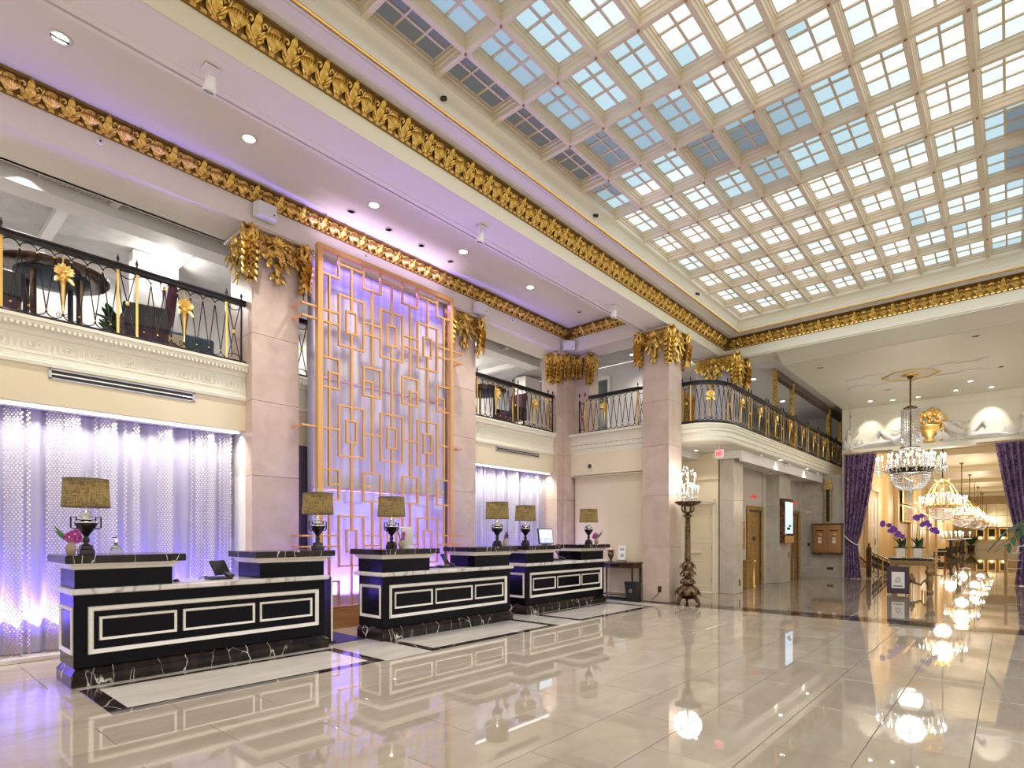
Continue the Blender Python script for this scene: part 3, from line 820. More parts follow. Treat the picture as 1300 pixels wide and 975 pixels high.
for k in range(9):
    a = -2.0+4.0*k/8; u.leaf((0.01*math.sin(a), -0.02, 0.60), (math.sin(a), -0.2, math.cos(a)*0.8), (0,-1,0), 0.10, 0.05, 0.03, 0.02)
for e in (-1, 1): u.leaf((e*0.04,-0.02,0.56), (e*0.5,-0.2,-1), (0,-1,0), 0.13, 0.05, 0.04, 0.02)
for q in range(5): u.ball(((q-2)*0.022, -0.035, 0.60+0.012*(q % 2)), 0.018, 0, 6, 4)
u.tube([(0,0,0.68),(0,0,HB-0.02)], 0.007, 5); u.tube([(-0.018,0,0.78),(0.018,0,0.78)], 0.006, 4)
CARTR = u.mesh('gold_torch', [M['golds']])
u = G()
for e in (-1, 1):
    u.tube([(e*(0.045+0.034*(1-t/13)*math.cos(PI-t*0.7)), 0, 0.06+0.034*(1-t/13)*math.sin(t*0.7)) for t in range(11)], 0.005, 4)
SCRM = u.mesh('scroll', [M['iron']])
def railing(label, P, posts, pairs, runs, L, z=0.0, ext=(0, 0), grp=None):
    """P(s) -> x, y, angle; posts [(s, gold)], pairs [(s0, s1)], runs [(s0, s1, n, ornament positions)]"""
    r = thing('railing', label, 'railing', (0, 0, 0), 0, grp)
    n = max(2, int(L/0.25)); path = []
    straight = abs(P(0)[2]-P(L)[2]) < 1e-6
    path = [P(0)[:2], P(L)[:2]] if straight else [P(L*k/n)[:2] for k in range(n+1)]
    tp = [(-0.035,RZ1),(-0.035,RZ1+0.018),(-0.028,RZ1+0.022),(-0.028,RZ1+0.045),(-0.042,RZ1+0.055),(-0.042,RZ1+0.075),(-0.02,RZ1+0.088),(0.02,RZ1+0.088),(0.042,RZ1+0.075),(0.042,RZ1+0.055),(0.028,RZ1+0.045),(0.028,RZ1+0.022),(0.035,RZ1+0.018),(0.035,RZ1),(-0.035,RZ1)]
    obj('top_rail', G().sweep(tp, path), M['iron'], r)
    bp = [(-0.035,RZ0-0.065),(-0.035,RZ0-0.02),(-0.02,RZ0),(0.02,RZ0),(0.035,RZ0-0.02),(0.035,RZ0-0.065),(-0.035,RZ0-0.065)]
    obj('bottom_rail', G().sweep(bp, path), M['iron'], r)
    for s, gold in posts:
        x, y, a = P(s)
        obj('gold_post' if gold else 'post', POSTM if gold else BPOSTM, None, r, (x, y, RZ0), a)
        obj('finial', FINM, None, r, (x, y, RZ1+0.086), a)
    for s0, s1 in pairs:
        x, y, a = P((s0+s1)/2); obj('cross_panel', PAIRM, None, r, (x, y, RZ0), a, ((s1-s0)/PW, 1, 1))
    for s0, s1, n, orn in runs:
        w = (s1-s0)/n
        for k in range(n):
            s = s0+w*(k+0.5); x, y, a = P(s)
            if k < n-1: obj('baluster', BALM, None, r, (x, y, RZ0), a, (w/W0, 1, 1))
            else: obj('baluster', BALM, None, r, (x, y, RZ0), a, (w/W0*0.98, 1, 1))
            if k in orn:
                obj('gold_torch', CARTR, None, r, (x, y, RZ0), a); obj('scroll', SCRM, None, r, (x, y, RZ0), a)
    return r
def line(x0, y0, a):
    return lambda s: (x0+s*math.cos(a), y0+s*math.sin(a), a)
railing('black iron gallery railing with gilt torches above the nearest bead curtain', line(-0.55, 8.97, 0),
        [(0.04, 1), (0.26, 1), (1.43, 1), (1.65, 1), (2.82, 1), (3.04, 1), (4.22, 1), (4.44, 0)], [(0.04, 0.26), (1.43, 1.65), (2.82, 3.04), (4.22, 4.44)],
        [(0.26, 1.43, 7, (3,)), (1.65, 2.82, 7, (3,)), (3.04, 4.22, 7, (3,))], 4.50)
railing('short stretch of black iron railing half hidden behind the lattice screen', line(4.73, 8.97, 0),
        [(0.05, 0), (0.27, 1), (3.04, 1), (3.26, 0)], [(0.05, 0.27), (3.04, 3.26)], [(0.27, 3.04, 16, ())], 3.31)
railing('black iron gallery railing above the far bead curtain, between two columns', line(8.81, 8.97, 0),
        [(0.05, 0), (0.27, 1), (1.48, 1), (1.67, 1), (2.86, 1), (3.05, 0)], [(0.05, 0.27), (1.48, 1.67), (2.86, 3.05)],
        [(0.27, 1.48, 7, (3,)), (1.67, 2.86, 7, (3,))], 3.08)
railing('black iron railing over the cream end wall, left of the freestanding column', line(12.55, 8.30, -PI/2),
        [(-0.30, 0), (-0.12, 1), (1.42, 1), (1.62, 0)], [(-0.30, -0.12), (1.42, 1.62)], [(-0.12, 1.42, 9, (3,))], 1.75)
# curved balcony
RC = 0.92
def bal(s):
    # starts beside the freestanding column heading -y, turns to +x
    a0 = 0.25
    if s < a0: return (12.93, 5.95-s, -PI/2)
    s -= a0; arc = RC*PI/2
    if s < arc:
        t = s/RC; return (12.93+RC*(1-math.cos(t)), 5.70-RC*math.sin(t)*0.72, -PI/2+t)
    s -= arc; return (12.93+RC+s, 5.70-RC*0.72, 0.0)
LB = 0.25+RC*PI/2+12.1
posts = []; pairs = []; runs = []
s = 0.05; first = True
while s < LB-0.3:
    pairs.append((s, s+0.2)); posts += [(s, 1), (s+0.2, 1)]
    e = min(s+0.2+1.17, LB-0.22)
    if e-s-0.2 > 0.3:
        n = max(1, round((e-s-0.2)/W0)); runs.append((s+0.2, e, n, (n//2,)))
    s = e
railing('long black and gilt railing along the curved side balcony', bal, posts, pairs, runs, LB)

# balcony body, gallery beyond
wb = struct('wall_balcony')
path = [bal(LB*k/60)[:2] for k in range(61)]
path = [bal(0)[:2]]+[bal(0.25+RC*PI/2*k/12)[:2] for k in range(13)]+[bal(LB)[:2]]
pf = [(0.03,4.18),(-0.09,4.175),(-0.09,4.14),(-0.07,4.135),(-0.06,4.10),(-0.03,4.06),(-0.05,4.05),(-0.05,4.02),(-0.02,3.99),(-0.02,3.93),(-0.035,3.92),(-0.035,3.89),(-0.01,3.88),(-0.01,3.80),(0.01,3.77),(0.4,3.77)]
wg = G().sweep([(d, z) for d, z in pf], path, 0, smooth=False)
obj('balcony_fascia', wg, M['ivory'], wb)
top = path+[(25.9, 8.0), (12.93, 8.0)]
n = len(top)
g = G(); g.add([(x, y, 4.17) for x, y in top]+[(x, y, 3.772) for x, y in top], [tuple(range(n)), tuple(range(n, 2*n))[::-1]])
obj('balcony_slab', g, M['white'], wb)
g = G()
for x in (16.2, 18.9, 21.6): g.box(x, x+0.5, 5.3, 6.0, 3.50, 3.56)
g.box(15.05, 23.5, 5.25, 6.02, 3.56, 3.765).box(15.1, 23.5, 5.25, 5.33, 3.48, 3.56)
obj('ceiling_rib', g, M['white'], wb)
# spot fittings under the balcony
for x, y, w_ in ((16.2, 5.13, 'nearest the curved corner'), (18.8, 5.13, 'in the middle of the row'), (22.2, 5.13, 'farthest, near the letter box')):
    t = thing('ceiling_spot', 'tiny white double spotlight under the side balcony, '+w_, 'light', (x, y, 3.765), group='double spotlights under the balcony')
    obj('plate', G().box(-0.06, 0.06, -0.03, 0.03, -0.02, 0), M['white'], t)
    for e in (-1, 1): obj('head', G().lathe([(0.025,0),(0.03,-0.03),(0.03,-0.07)], 8, (e*0.05, 0, -0.02)), M['white'], t)
for x, y, w_ in ((14.4, 6.2, 'above the exit door'), (17.9, 5.12, 'before the first elevator'), (20.9, 5.14, 'beyond the wall screen')):
    t = thing('downlight', 'small recessed downlight under the side balcony, '+w_, 'light', (x, y, 3.766), group='downlights under the balcony')
    obj('rim', G().lathe([(0.07,0),(0.075,-0.006),(0.055,-0.008),(0.05,0.0)], 14), M['white'], t)
    obj('lens', G().lathe([(0.0,-0.004),(0.05,-0.004)], 12), M['down'], t)
    lamp('downlight_lamp', 'SPOT', (x, y, 3.74), 22, SOFT, 0.05, aim=(x, y, 0), spot=1.9)

ws = struct('wall_elevator')
g = G()
g.box(15.10, 15.16, 6.88, 8.6, 0, 3.76).box(15.10, 15.16, 5.89, 6.03, 0, 3.76).box(15.10, 15.16, 6.03, 6.88, 2.42, 3.76).box(15.04, 15.10, 5.86, 8.6, 3.05, 3.10).box(14.98, 15.10, 5.95, 8.6, 2.42, 2.52)
obj('exit_wall', g, M['cream'], ws)
g = G().box(15.80, 23.5, 6.12, 6.2, 0, 3.76).box(15.80, 17.62, 6.02, 6.1, 0, 3.56).box(17.62, 19.2, 6.02, 6.1, 2.45, 3.56)
g.box(20.9, 22.1, 6.02, 6.1, 0, 3.56).box(22.1, 23.45, 6.02, 6.1, 2.45, 3.56)
g.box(19.2, 20.9, 6.03, 6.1, 0, 3.56).box(23.34, 23.5, 5.98, 6.12, 0, 3.56).box(19.10, 19.4, 5.98, 6.12, 0, 3.56)
obj('marble_wall', g, mat('pale_taupe_marble', (0.56,0.51,0.44), 0.3), ws)
p2 = thing('pier', 'marble pier between the two elevators, carrying the wall screen', 'column', (20.0, 5.8, 0))
for a, b in ((0, 1.28), (1.28, 2.47), (2.47, 3.55)):
    obj('block', G().box(-0.62, 0.6, -0.22, 0.22, a+.0015, b-.0015, 0, .005), M['taupe'], p2)
wf = struct('wall_far')
g = G().box(23.50, 23.7, 5.57, 6.1, 0, 3.76).box(23.58, 23.7, 4.625, 5.57, 0, 3.76)
obj('marble_wall', g, M['taupe'], wf)
g = G().box(23.53, 23.9, 4.345, 4.62, 0, 6.095).box(23.53, 23.9, -6, -0.33, 0, 6.095).box(23.56, 23.9, -0.33, 4.345, 4.45, 6.095).box(23.50, 23.56, -0.33, 4.345, 5.85, 6.095).box(23.46, 23.56, -0.32, 4.34, 4.45, 4.60)
obj('arch_wall', g, M['ivory'], wf)
obj('gallery_end_wall', G().box(26.1, 26.2, 4.60, 8, 3.7, 6.4).box(15.9, 26.2, 8.0, 8.1, 3.7, 6.4).box(23.9, 26.2, 4.60, 4.66, 3.7, 6.4), M['mezz'], wf)

# ================================================================ LATTICE SCREEN
LS = thing('lattice_screen', 'tall copper gold lattice screen of interlocking rectangles before a violet lit panel', 'screen', (6.35, 8.45, 0))
T = 0.030; DP = 0.05
def lb(g, x0, x1, z0, z1, t=T):
    """bar between two points in screen coordinates (world x, z)"""
    x0 -= 6.35; x1 -= 6.35
    if abs(x1-x0) < 1e-6: g.box(x0-t/2, x0+t/2, -DP/2, DP/2, min(z0, z1)-t/2, max(z0, z1)+t/2, 0, .002)
    else: g.box(min(x0, x1)+t/2-0.001, max(x0, x1)-t/2+0.001, -DP/2+0.001, DP/2-0.001, z0-t/2, z0+t/2, 0, .002)
def bar(x0, x1, z0, z1, name='bar'):
    g = G(); lb(g, x0, x1, z0, z1); return obj(name, g, M['lattice'], LS)
XL, XR, ZT, ZF = 4.91, 7.79, 6.245, 0.37
for a in ((XL-0.045, XL+0.045, ZF, ZT+0.04), (XR-0.035, XR+0.035, ZF, ZT+0.04)):
    obj('frame_post', G().box(a[0]-6.35, a[1]-6.35, -0.05, 0.05, a[2], a[3], 0, .003), M['lattice'], LS)
obj('frame_rail', G().box(XL+0.045-6.35, XR-0.035-6.35, -0.05, 0.05, ZT-0.04, ZT+0.04, 0, .003), M['lattice'], LS)
obj('plinth', G().box(XL-0.1-6.35, XR+0.1-6.35, -0.06, 0.26, 0, ZF, 0, .004), M['wood'], LS)
cs = (5.51, 6.35, 7.19); ms = (5.09, 5.93, 6.77, 7.61)
zc = (5.15, 3.30, 1.45); zb = (4.22, 2.38, 0.53)
def rect(x0, x1, z0, z1, nm='rectangle'):
    g = G(); lb(g, x0, x0, z0, z1); lb(g, x1, x1, z0, z1); lb(g, x0, x1, z0, z0); lb(g, x0, x1, z1, z1)
    obj(nm, g, M['lattice'], LS)
for c in cs:
    for k, z in enumerate(zc):
        rect(c-0.24, c+0.24, z-0.42, z+0.42); rect(c-0.095, c+0.095, z-0.18, z+0.18)
    bar(c, c, 6.08, zc[0]+0.18); bar(c, c, zc[0]-0.18, zc[1]+0.18); bar(c, c, zc[1]-0.18, zc[2]+0.18); bar(c, c, zc[2]-0.18, ZF)
    bar(c-0.24, c+0.24, 6.08, 6.08)
for k, m in enumerate(ms):
    xl = max(m-0.18, XL+0.02); xr = min(m+0.175, XR-0.02)
    if m-0.18 > XL: bar(m-0.18, m-0.18, ZT-0.04, 5.83)
    if m+0.175 < XR: bar(m+0.175, m+0.175, ZT-0.04, 5.83)
    bar(xl, xr, 5.83, 5.83)
    bar(m, m, 5.83, 4.47); bar(m, m, 4.24, 2.62 if k != 0 else 2.38); bar(m, m, 2.14, 0.77)
    for z in zb:
        if m-0.18 > XL: bar(m-0.18, m-0.18, z+0.25, max(z-0.24, ZF))
        if m+0.175 < XR: bar(m+0.175, m+0.175, z+0.25, max(z-0.24, ZF))
        bar(xl, xr, z+0.25, z+0.25)
        if z > 1: bar(xl, xr, z-0.24, z-0.24)
        if k % 2 == 0: bar(m, xr, z+0.01, z+0.01)
        else: bar(xl, m, z+0.01, z+0.01)
gaps = [(XL+0.04, cs[0]-0.24), (cs[0]+0.24, cs[1]-0.24), (cs[1]+0.24, cs[2]-0.24), (cs[2]+0.24, XR-0.03)]
for z in (5.24, 5.045, 3.305, 1.54, 1.365):
    for a, b in gaps: bar(a, b, z, z)
    for e, x0, y1 in ((-1, XL-0.04, 0.31), (1, XR+0.03, 0.31)):   # stand-off arms to the columns
        g = G()
        if e < 0: g.box(4.60-6.35, x0-6.35, -0.02, 0.02, z-0.015, z+0.015, 0, .002).box(4.60-6.35, 4.64-6.35, 0.0, 0.30, z-0.015, z+0.015)
        else: g.box(x0-6.35, 8.12-6.35, -0.02, 0.02, z-0.015, z+0.015, 0, .002).box(8.08-6.35, 8.12-6.35, 0.0, 0.30, z-0.015, z+0.015)
        obj('arm', g, M['lattice'], LS)
# frosted panels behind
def frosted(name, col, tw):
    m = mat(name, col, 0.25)
    nt = m.node_tree; b = nt.nodes['Principled BSDF']
    tc = nt.nodes.new('ShaderNodeTexCoord'); mp = nt.nodes.new('ShaderNodeMapping'); mp.inputs['Scale'].default_value = (9, 1, 0.35)
    tx = nt.nodes.new('ShaderNodeTexNoise'); tx.inputs['Scale'].default_value = 1.0; tx.inputs['Detail'].default_value = 5
    nt.links.new(tc.outputs['Object'], mp.inputs[0]); nt.links.new(mp.outputs[0], tx.inputs['Vector'])
    rp = nt.nodes.new('ShaderNodeValToRGB'); e = rp.color_ramp.elements
    e[0].position = 0.3; e[0].color = (col[0]*0.62, col[1]*0.58, col[2]*0.66, 1); e[1].position = 0.7; e[1].color = (*col, 1)
    nt.links.new(tx.outputs['Fac'], rp.inputs['Fac']); nt.links.new(rp.outputs[0], b.inputs['Base Color'])
    return m
M['silk'] = frosted('silvered_panel', (0.74, 0.70, 0.78), 0)
bpn = thing('backing_panel', 'silvered violet-lit panel in three tiers behind the gold lattice screen', 'panel', (6.41, 8.76, 0))
for z0, z1 in ((0.02, 2.32), (2.36, 4.20), (4.24, 6.20)):
    for q in range(4):
        x0 = -1.445+q*0.7225
        obj('panel', G().box(x0+0.001, x0+0.7215, -0.015, 0.015, z0, z1, 0, .003), M['silk'] if z0 > 1 else mat('mirror_panel_%d' % q, (0.62,0.58,0.75), 0.12, 0.3), bpn)
for z in (2.34, 4.22, 6.22):
    obj('rail', G().box(-1.46, 1.46, -0.03, 0.015, z-0.02, z+0.02, 0, .003), mat('rose_gold_rail_%d' % int(z), (0.62,0.40,0.48), 0.25, 0.7), bpn)
obj('edge', G().box(-1.475, -1.447, -0.03, 0.10, 0, 6.24).box(1.447, 1.475, -0.03, 0.10, 0, 6.24), M['sheer'], bpn)
# ================================================================ RECEPTION DESKS
LD = 2.88
def frame_g(x0, x1, z0, z1, w, d0, m=0):
    """raised picture-frame moulding on the front face (y decreases towards the viewer)"""
    g = G()
    v = []
    for (o_, y) in ((0, 0), (w*0.15, -d0), (w*0.45, -d0*0.7), (w*0.6, -d0*0.7), (w*0.8, -d0*0.45), (w, 0)):
        v += [(x0+o_, y, z0+o_), (x1-o_, y, z0+o_), (x1-o_, y, z1-o_), (x0+o_, y, z1-o_)]
    fs = []
    for q in range(5):
        for k in range(4):
            k2 = (k+1) % 4; fs.append((q*4+k, q*4+k2, (q+1)*4+k2, (q+1)*4+k))
    return g.add(v, fs, m)
def ledge(g_parent, x0, x1, y0, y1):
    a = obj('ledge', G().box(x0+0.10, x1-0.10, y0+0.13, y1-0.08, 1.0, 1.20, 0, .003), M['lacquer'], g_parent)
    c = G()
    for k, (o_, z) in enumerate(((0.095, 1.195), (0.085, 1.205), (0.07, 1.225), (0.05, 1.24), (0.045, 1.262))):
        n = len(c.v); c.v += [(x0+o_, y0+o_+0.03, z), (x1-o_, y0+o_+0.03, z), (x1-o_, y1-o_, z), (x0+o_, y1-o_, z)]
        if k:
            for q in range(4):
                c.f.append((n-4+q, n-4+(q+1) % 4, n+(q+1) % 4, n+q)); c.m.append(0); c.sm.append(False)
    obj('crown', c, M['silver'], a)
    obj('ledge_slab', G().box(x0, x1, y0, y1, 1.262, 1.342, 0, .008), M['blackmarble'], a)
def make_desk(label):
    t = thing('reception_desk', label, 'desk')
    pl = G().box(0, LD, 0, 0.66, 0, 0.12, 0, .006)
    pl.add([(0,0,0.12),(LD,0,0.12),(LD,0.66,0.12),(0,0.66,0.12),(0.05,0.07,0.185),(LD-0.05,0.07,0.185),(LD-0.05,0.64,0.185),(0.05,0.64,0.185)], [(0,1,5,4),(1,2,6,5),(2,3,7,6),(3,0,4,7),(4,5,6,7)])
    obj('plinth', pl, M['blackmarble'], t)
    obj('body', G().box(0.03, LD-0.03, 0.05, 0.65, 0.185, 0.94, 0, .004), M['lacquer'], t)
    o = obj('front_frame', frame_g(0.15, LD-0.13, 0.315, 0.81, 0.05, 0.022), M['silver'], t, (0, 0.05, 0))
    for a, b in ((0.245, 0.985), (1.045, 1.875), (1.935, LD-0.225)):
        p = obj('panel', G().box(a+0.03, b-0.03, 0.045, 0.052, 0.48, 0.67, 0, .002), M['lacquer'], t)
        obj('panel_frame', frame_g(a, b, 0.45, 0.70, 0.032, 0.016), M['silver'], p, (0, 0.05, 0))
    for side in (0, 1):
        p = obj('side_panel', G().box(0, 0.006, 0.13, 0.57, 0.38, 0.76, 0, .002), M['lacquer'], t, (0.027 if not side else LD-0.033, 0, 0))
        f = obj('side_frame', frame_g(0, 0.52, 0.32, 0.81, 0.045, 0.018), M['silver'], p, (0.003 if not side else 0.003, 0.61 if not side else 0.09, 0), -PI/2 if not side else PI/2)
    obj('counter', G().box(-0.01, LD+0.01, -0.005, 0.74, 0.94, 1.0, 0, .012), M['whitemarble'], t)
    ledge(t, -0.06, 1.04, -0.07, 0.76); ledge(t, LD-1.04, LD+0.06, -0.07, 0.76)
    return t
d1 = make_desk('black reception desk nearest the camera, in front of the near bead curtain')
d1.location = (1.40, 7.11, 0)
d2 = dup(d1, (5.0, 6.86, 0), 0, 'middle black reception desk, in front of the gold lattice screen')
d3 = dup(d1, (8.50, 7.05, 0), 0, 'farthest black reception desk, before the far curtain and corner column')

# ================================================================ TABLE LAMPS
def linen():
    m = mat('dark_linen_shade', (0.10,0.08,0.035), 0.8); nt = m.node_tree; b = nt.nodes['Principled BSDF']
    tc = nt.nodes.new('ShaderNodeTexCoord'); outs = []
    for sc_ in ((6, 6, 90), (60, 60, 8)):
        mp = nt.nodes.new('ShaderNodeMapping'); mp.inputs['Scale'].default_value = sc_
        tx = nt.nodes.new('ShaderNodeTexNoise'); tx.inputs['Scale'].default_value = 1.6; tx.inputs['Detail'].default_value = 3
        nt.links.new(tc.outputs['Object'], mp.inputs[0]); nt.links.new(mp.outputs[0], tx.inputs['Vector']); outs.append(tx.outputs['Fac'])
    ad = nt.nodes.new('ShaderNodeMath'); ad.operation = 'ADD'
    nt.links.new(outs[0], ad.inputs[0]); nt.links.new(outs[1], ad.inputs[1])
    rp = nt.nodes.new('ShaderNodeMapRange'); rp.inputs['From Min'].default_value = 0.75; rp.inputs['From Max'].default_value = 1.3
    nt.links.new(ad.outputs[0], rp.inputs['Value'])
    # woven cloth: part of the lamp's light comes through
    mx = nt.nodes.new('ShaderNodeMixRGB'); mx.inputs[1].default_value = (0.03,0.024,0.010,1); mx.inputs[2].default_value = (0.15,0.115,0.05,1)
    nt.links.new(rp.outputs[0], mx.inputs[0]); nt.links.new(mx.outputs[0], b.inputs['Base Color'])
    tl = nt.nodes.new('ShaderNodeBsdfTranslucent'); nt.links.new(mx.outputs[0], tl.inputs['Color'])
    ms_ = nt.nodes.new('ShaderNodeMixShader'); ms_.inputs[0].default_value = 0.55
    out = [n for n in nt.nodes if n.type == 'OUTPUT_MATERIAL'][0]
    nt.links.new(b.outputs[0], ms_.inputs[1]); nt.links.new(tl.outputs[0], ms_.inputs[2]); nt.links.new(ms_.outputs[0], out.inputs['Surface'])
    return m
M['linen'] = linen()
M['shadetrim'] = mat('black_shade_trim', (0.01,0.01,0.01), 0.6)
M['chrome'] = mat('polished_nickel', (0.85,0.84,0.82), 0.1, 1.0)
M['ebony'] = mat('glossy_ebony', (0.012,0.009,0.010), 0.15)
def make_lamp(label):
    t = thing('table_lamp', label, 'lamp', group=None)
    b = G().box(-0.065, 0.065, -0.065, 0.065, 0, 0.06, 0, .006).box(-0.052, 0.052, -0.052, 0.052, 0.06, 0.10, 0, .004)
    obj('base', b, M['ebony'], t)
    obj('urn', G().lathe([(0.045,0.10),(0.02,0.12),(0.032,0.14),(0.03,0.17),(0.02,0.19),(0.030,0.21),(0.055,0.245),(0.085,0.29),(0.105,0.33),(0.108,0.345),(0.095,0.35),(0.04,0.36)], 20), M['ebony'], t)
    for e in (-1, 1):
        obj('handle', G().tube([(e*0.07,0,0.285),(e*0.10,0,0.275),(e*0.132,0,0.29),(e*0.132,0,0.40),(e*0.085,0,0.40),(e*0.085,0,0.36)], 0.010, 4, smooth=False), M['ebony'], t)
    obj('bead_row', G().lathe([(0.108,0.335),(0.112,0.342),(0.108,0.35)], 20), M['chrome'], t)
    obj('neck', G().lathe([(0.02,0.355),(0.075,0.37),(0.08,0.38),(0.04,0.385),(0.035,0.395),(0.065,0.405),(0.07,0.415),(0.03,0.425),(0.045,0.44),(0.05,0.45),(0.02,0.46),(0.010,0.47)], 16), M['chrome'], t)
    obj('stem', G().tube([(0,0,0.46),(0,0,0.83)], 0.006, 6), M['chrome'], t)
    n = 32; sh = G()
    sh.lathe([(0.215,0.505),(0.200,0.805)], n)
    sh.f = [f for f in sh.f if len(f) == 4]; sh.m = sh.m[:len(sh.f)]; sh.sm = sh.sm[:len(sh.f)]
    s = obj('shade', sh, M['linen'], t)
    for r_, z_ in ((0.216, 0.505), (0.201, 0.803)):
        obj('shade_trim', G().tube([(r_*math.cos(2*PI*k/n), r_*math.sin(2*PI*k/n), z_) for k in range(n)], 0.0045, 4, closed=True), M['shadetrim'], s)
    obj('bulb', G().ball((0, 0, 0.60), 0.032, 0, 8, 6), emis('lamp_bulb', (1,0.85,0.6), 30) if 'lb' not in CH else CH['lb'], t)
    obj('finial', G().lathe([(0.006,0.80),(0.018,0.825),(0.022,0.835),(0.012,0.845),(0.018,0.86),(0.0,0.875)], 10), M['crystal'], t)
    lamp('lamp_light', 'POINT', (0, 0, 0.64), 9, WARM, 0.04, parent=t)
    return t
l1 = make_lamp('table lamp nearest the camera, on the left ledge of the nearest desk')
l1.location = (1.59, 7.42, 1.342)
for (x, y, lab) in ((4.29, 7.42, 'table lamp on the right ledge of the nearest desk'), (5.52, 7.35, 'table lamp on the left ledge of the middle desk, before the lattice screen'),
                    (8.03-0.02, 7.30, 'table lamp on the right ledge of the middle desk, left of the pair standing close together') if False else (7.62, 7.02, 'table lamp on the right ledge of the middle desk, beside a pink orchid'),
                    (8.90, 7.42, 'table lamp on the left ledge of the farthest desk, left of the blue monitor'),
                    (11.02, 7.30, 'table lamp on the right ledge of the farthest desk, by the console table')):
    c = dup(l1, (x, y, 1.342), 0, lab)

# orchids in small vases
def make_orchid(label, col='orchid'):
    t = thing('orchid_vase', label, 'vase')
    obj('vase', G().lathe([(0.028,0),(0.034,0.01),(0.048,0.05),(0.045,0.09),(0.026,0.125),(0.022,0.14),(0.03,0.15)], 14), mat('amber_glass_vase', (0.55,0.40,0.25), 0.12, Transmission_Weight=0.4) if 'av' not in CH else CH['av'], t)
    obj('stalk', G().tube([(0,0,0.10),(0.01,0,0.17),(0.03,-0.01,0.22)], 0.004, 5), M['green'], t)
    for k, (x, y, z) in enumerate(((0.03,-0.01,0.22),(-0.02,-0.02,0.19),(0.05,0.01,0.17))):
        g = G()
        for q in range(5):
            a = 2*PI*q/5+0.3*k; g.leaf((0,0,0), (math.cos(a), -0.3, math.sin(a)), (0,-1,0), 0.055, 0.045, 0.01, 0.008, jag=False)
        g.ball((0,-0.01,0), 0.010, 1, 6, 4)
        obj('blossom', g, [M[col], M['white']], t, (x, y, z))
    for k in range(2):
        obj('blade', G().leaf((-0.01,0,0.13), (-0.6-0.2*k, 0.05, 0.8), (0,-1,0), 0.22-0.04*k, 0.022, 0.02, 0.01, jag=False), M['green'], t)
    return t
o1 = make_orchid('magenta orchid in a small vase beside the lamp nearest the camera'); o1.location = (1.44, 7.32, 1.342)
dup(o1, (5.56, 7.16, 1.342), 0.4, 'pink orchid in a small vase below the lamp before the lattice screen')
dup(o1, (7.66, 6.86, 1.342), 1.0, 'pink orchid in a small vase on the right ledge of the middle desk')
dup(o1, (11.22, 7.22, 1.342), 2.0, 'magenta orchid in a small vase on the right ledge of the farthest desk')

# dispenser bottle
t = thing('pump_bottle', 'clear glass dispenser bottle on the left ledge of the nearest desk', 'bottle', (1.86, 7.42, 1.342))
obj('bottle', G().lathe([(0.045,0),(0.058,0.012),(0.06,0.05),(0.045,0.085),(0.018,0.10),(0.014,0.12)], 16), M['glassblue'], t)
obj('cap', G().lathe([(0.02,0.115),(0.022,0.14),(0.012,0.145),(0.006,0.17)], 10), M['chrome'], t)
obj('nozzle', G().tube([(0,0,0.17),(0,0,0.185),(-0.035,0,0.18)], 0.006, 5), M['dark'], t)

# white leaflet stand beside the lamp before the screen
t = thing('leaflet_stand', 'slanted white leaflet stand beside the lamp before the lattice screen', 'sign', (5.80, 7.30, 1.342))
obj('leaflet', G().rbox((0, 0, 0.17), (0.012, 0.20, 0.34), 0.0, 0, 0.0, .002), M['white'], t, None, (0, -0.16, 0.5))
obj('base', G().box(-0.03, 0.06, -0.10, 0.10, 0, 0.012, 0, .002), M['white'], t)

# counter equipment
def make_terminal(label):
    t = thing('card_terminal', label, 'terminal')
    obj('base', G().box(-0.14, 0.14, -0.09, 0.09, 0, 0.035, 0, .006), M['black'], t)
    obj('keypad', G().rbox((0.10, -0.05, 0.055), (0.09, 0.12, 0.03), 0.2, 0, 0.3, .004), M['dark'], t)
    obj('screen', G().rbox((0.02, 0.02, 0.14), (0.26, 0.02, 0.20), 0.5, 0, -0.5, .004), M['black'], t)
    obj('cable', G().tube([(-0.12,0.02,0.03),(-0.16,-0.04,0.05),(-0.18,0.02,0.03),(-0.22,0.04,0.01)], 0.005, 5), M['black'], t)
    return t
t1 = make_terminal('black card terminal on the white counter between the nearest desk ledges'); t1.location = (2.96, 7.46, 1.001)
dup(t1, (6.56, 7.25, 1.001), 0.1, 'black card terminal on the counter of the middle desk')
dup(t1, (10.06, 7.46, 1.001), 0.1, 'black card terminal on the counter of the farthest desk')
t = thing('computer_mouse', 'small black mouse on the white counter, right of the near left ledge', 'mouse', (2.46, 7.42, 1.0))
obj('shell', G().ball((0, 0, 0.012), 0.045, 0, 10, 6, (0.75, 1.2, 0.5)), M['black'], t)
obj('wheel', G().lathe([(0.008,-0.004),(0.008,0.004)], 10, (0,0,0)), M['dark'], t, (0, -0.03, 0.033), (0, PI/2, 0))
def kbd(x, y, lab):
    t = thing('keyboard', lab, 'keyboard', (x, y, 1.0)); obj('tray', G().box(-0.2, 0.2, -0.07, 0.07, 0, 0.014, 0, .003), M['black'], t)
    g = G()
    for r_ in range(4):
        for c_ in range(12): g.box(-0.19+c_*0.032, -0.163+c_*0.032, -0.06+r_*0.031, -0.034+r_*0.031, 0.014, 0.02)
    obj('keys', g, M['dark'], t, kind='stuff')
kbd(6.22, 7.40, 'black keyboard lying left of the card terminal of the middle desk')

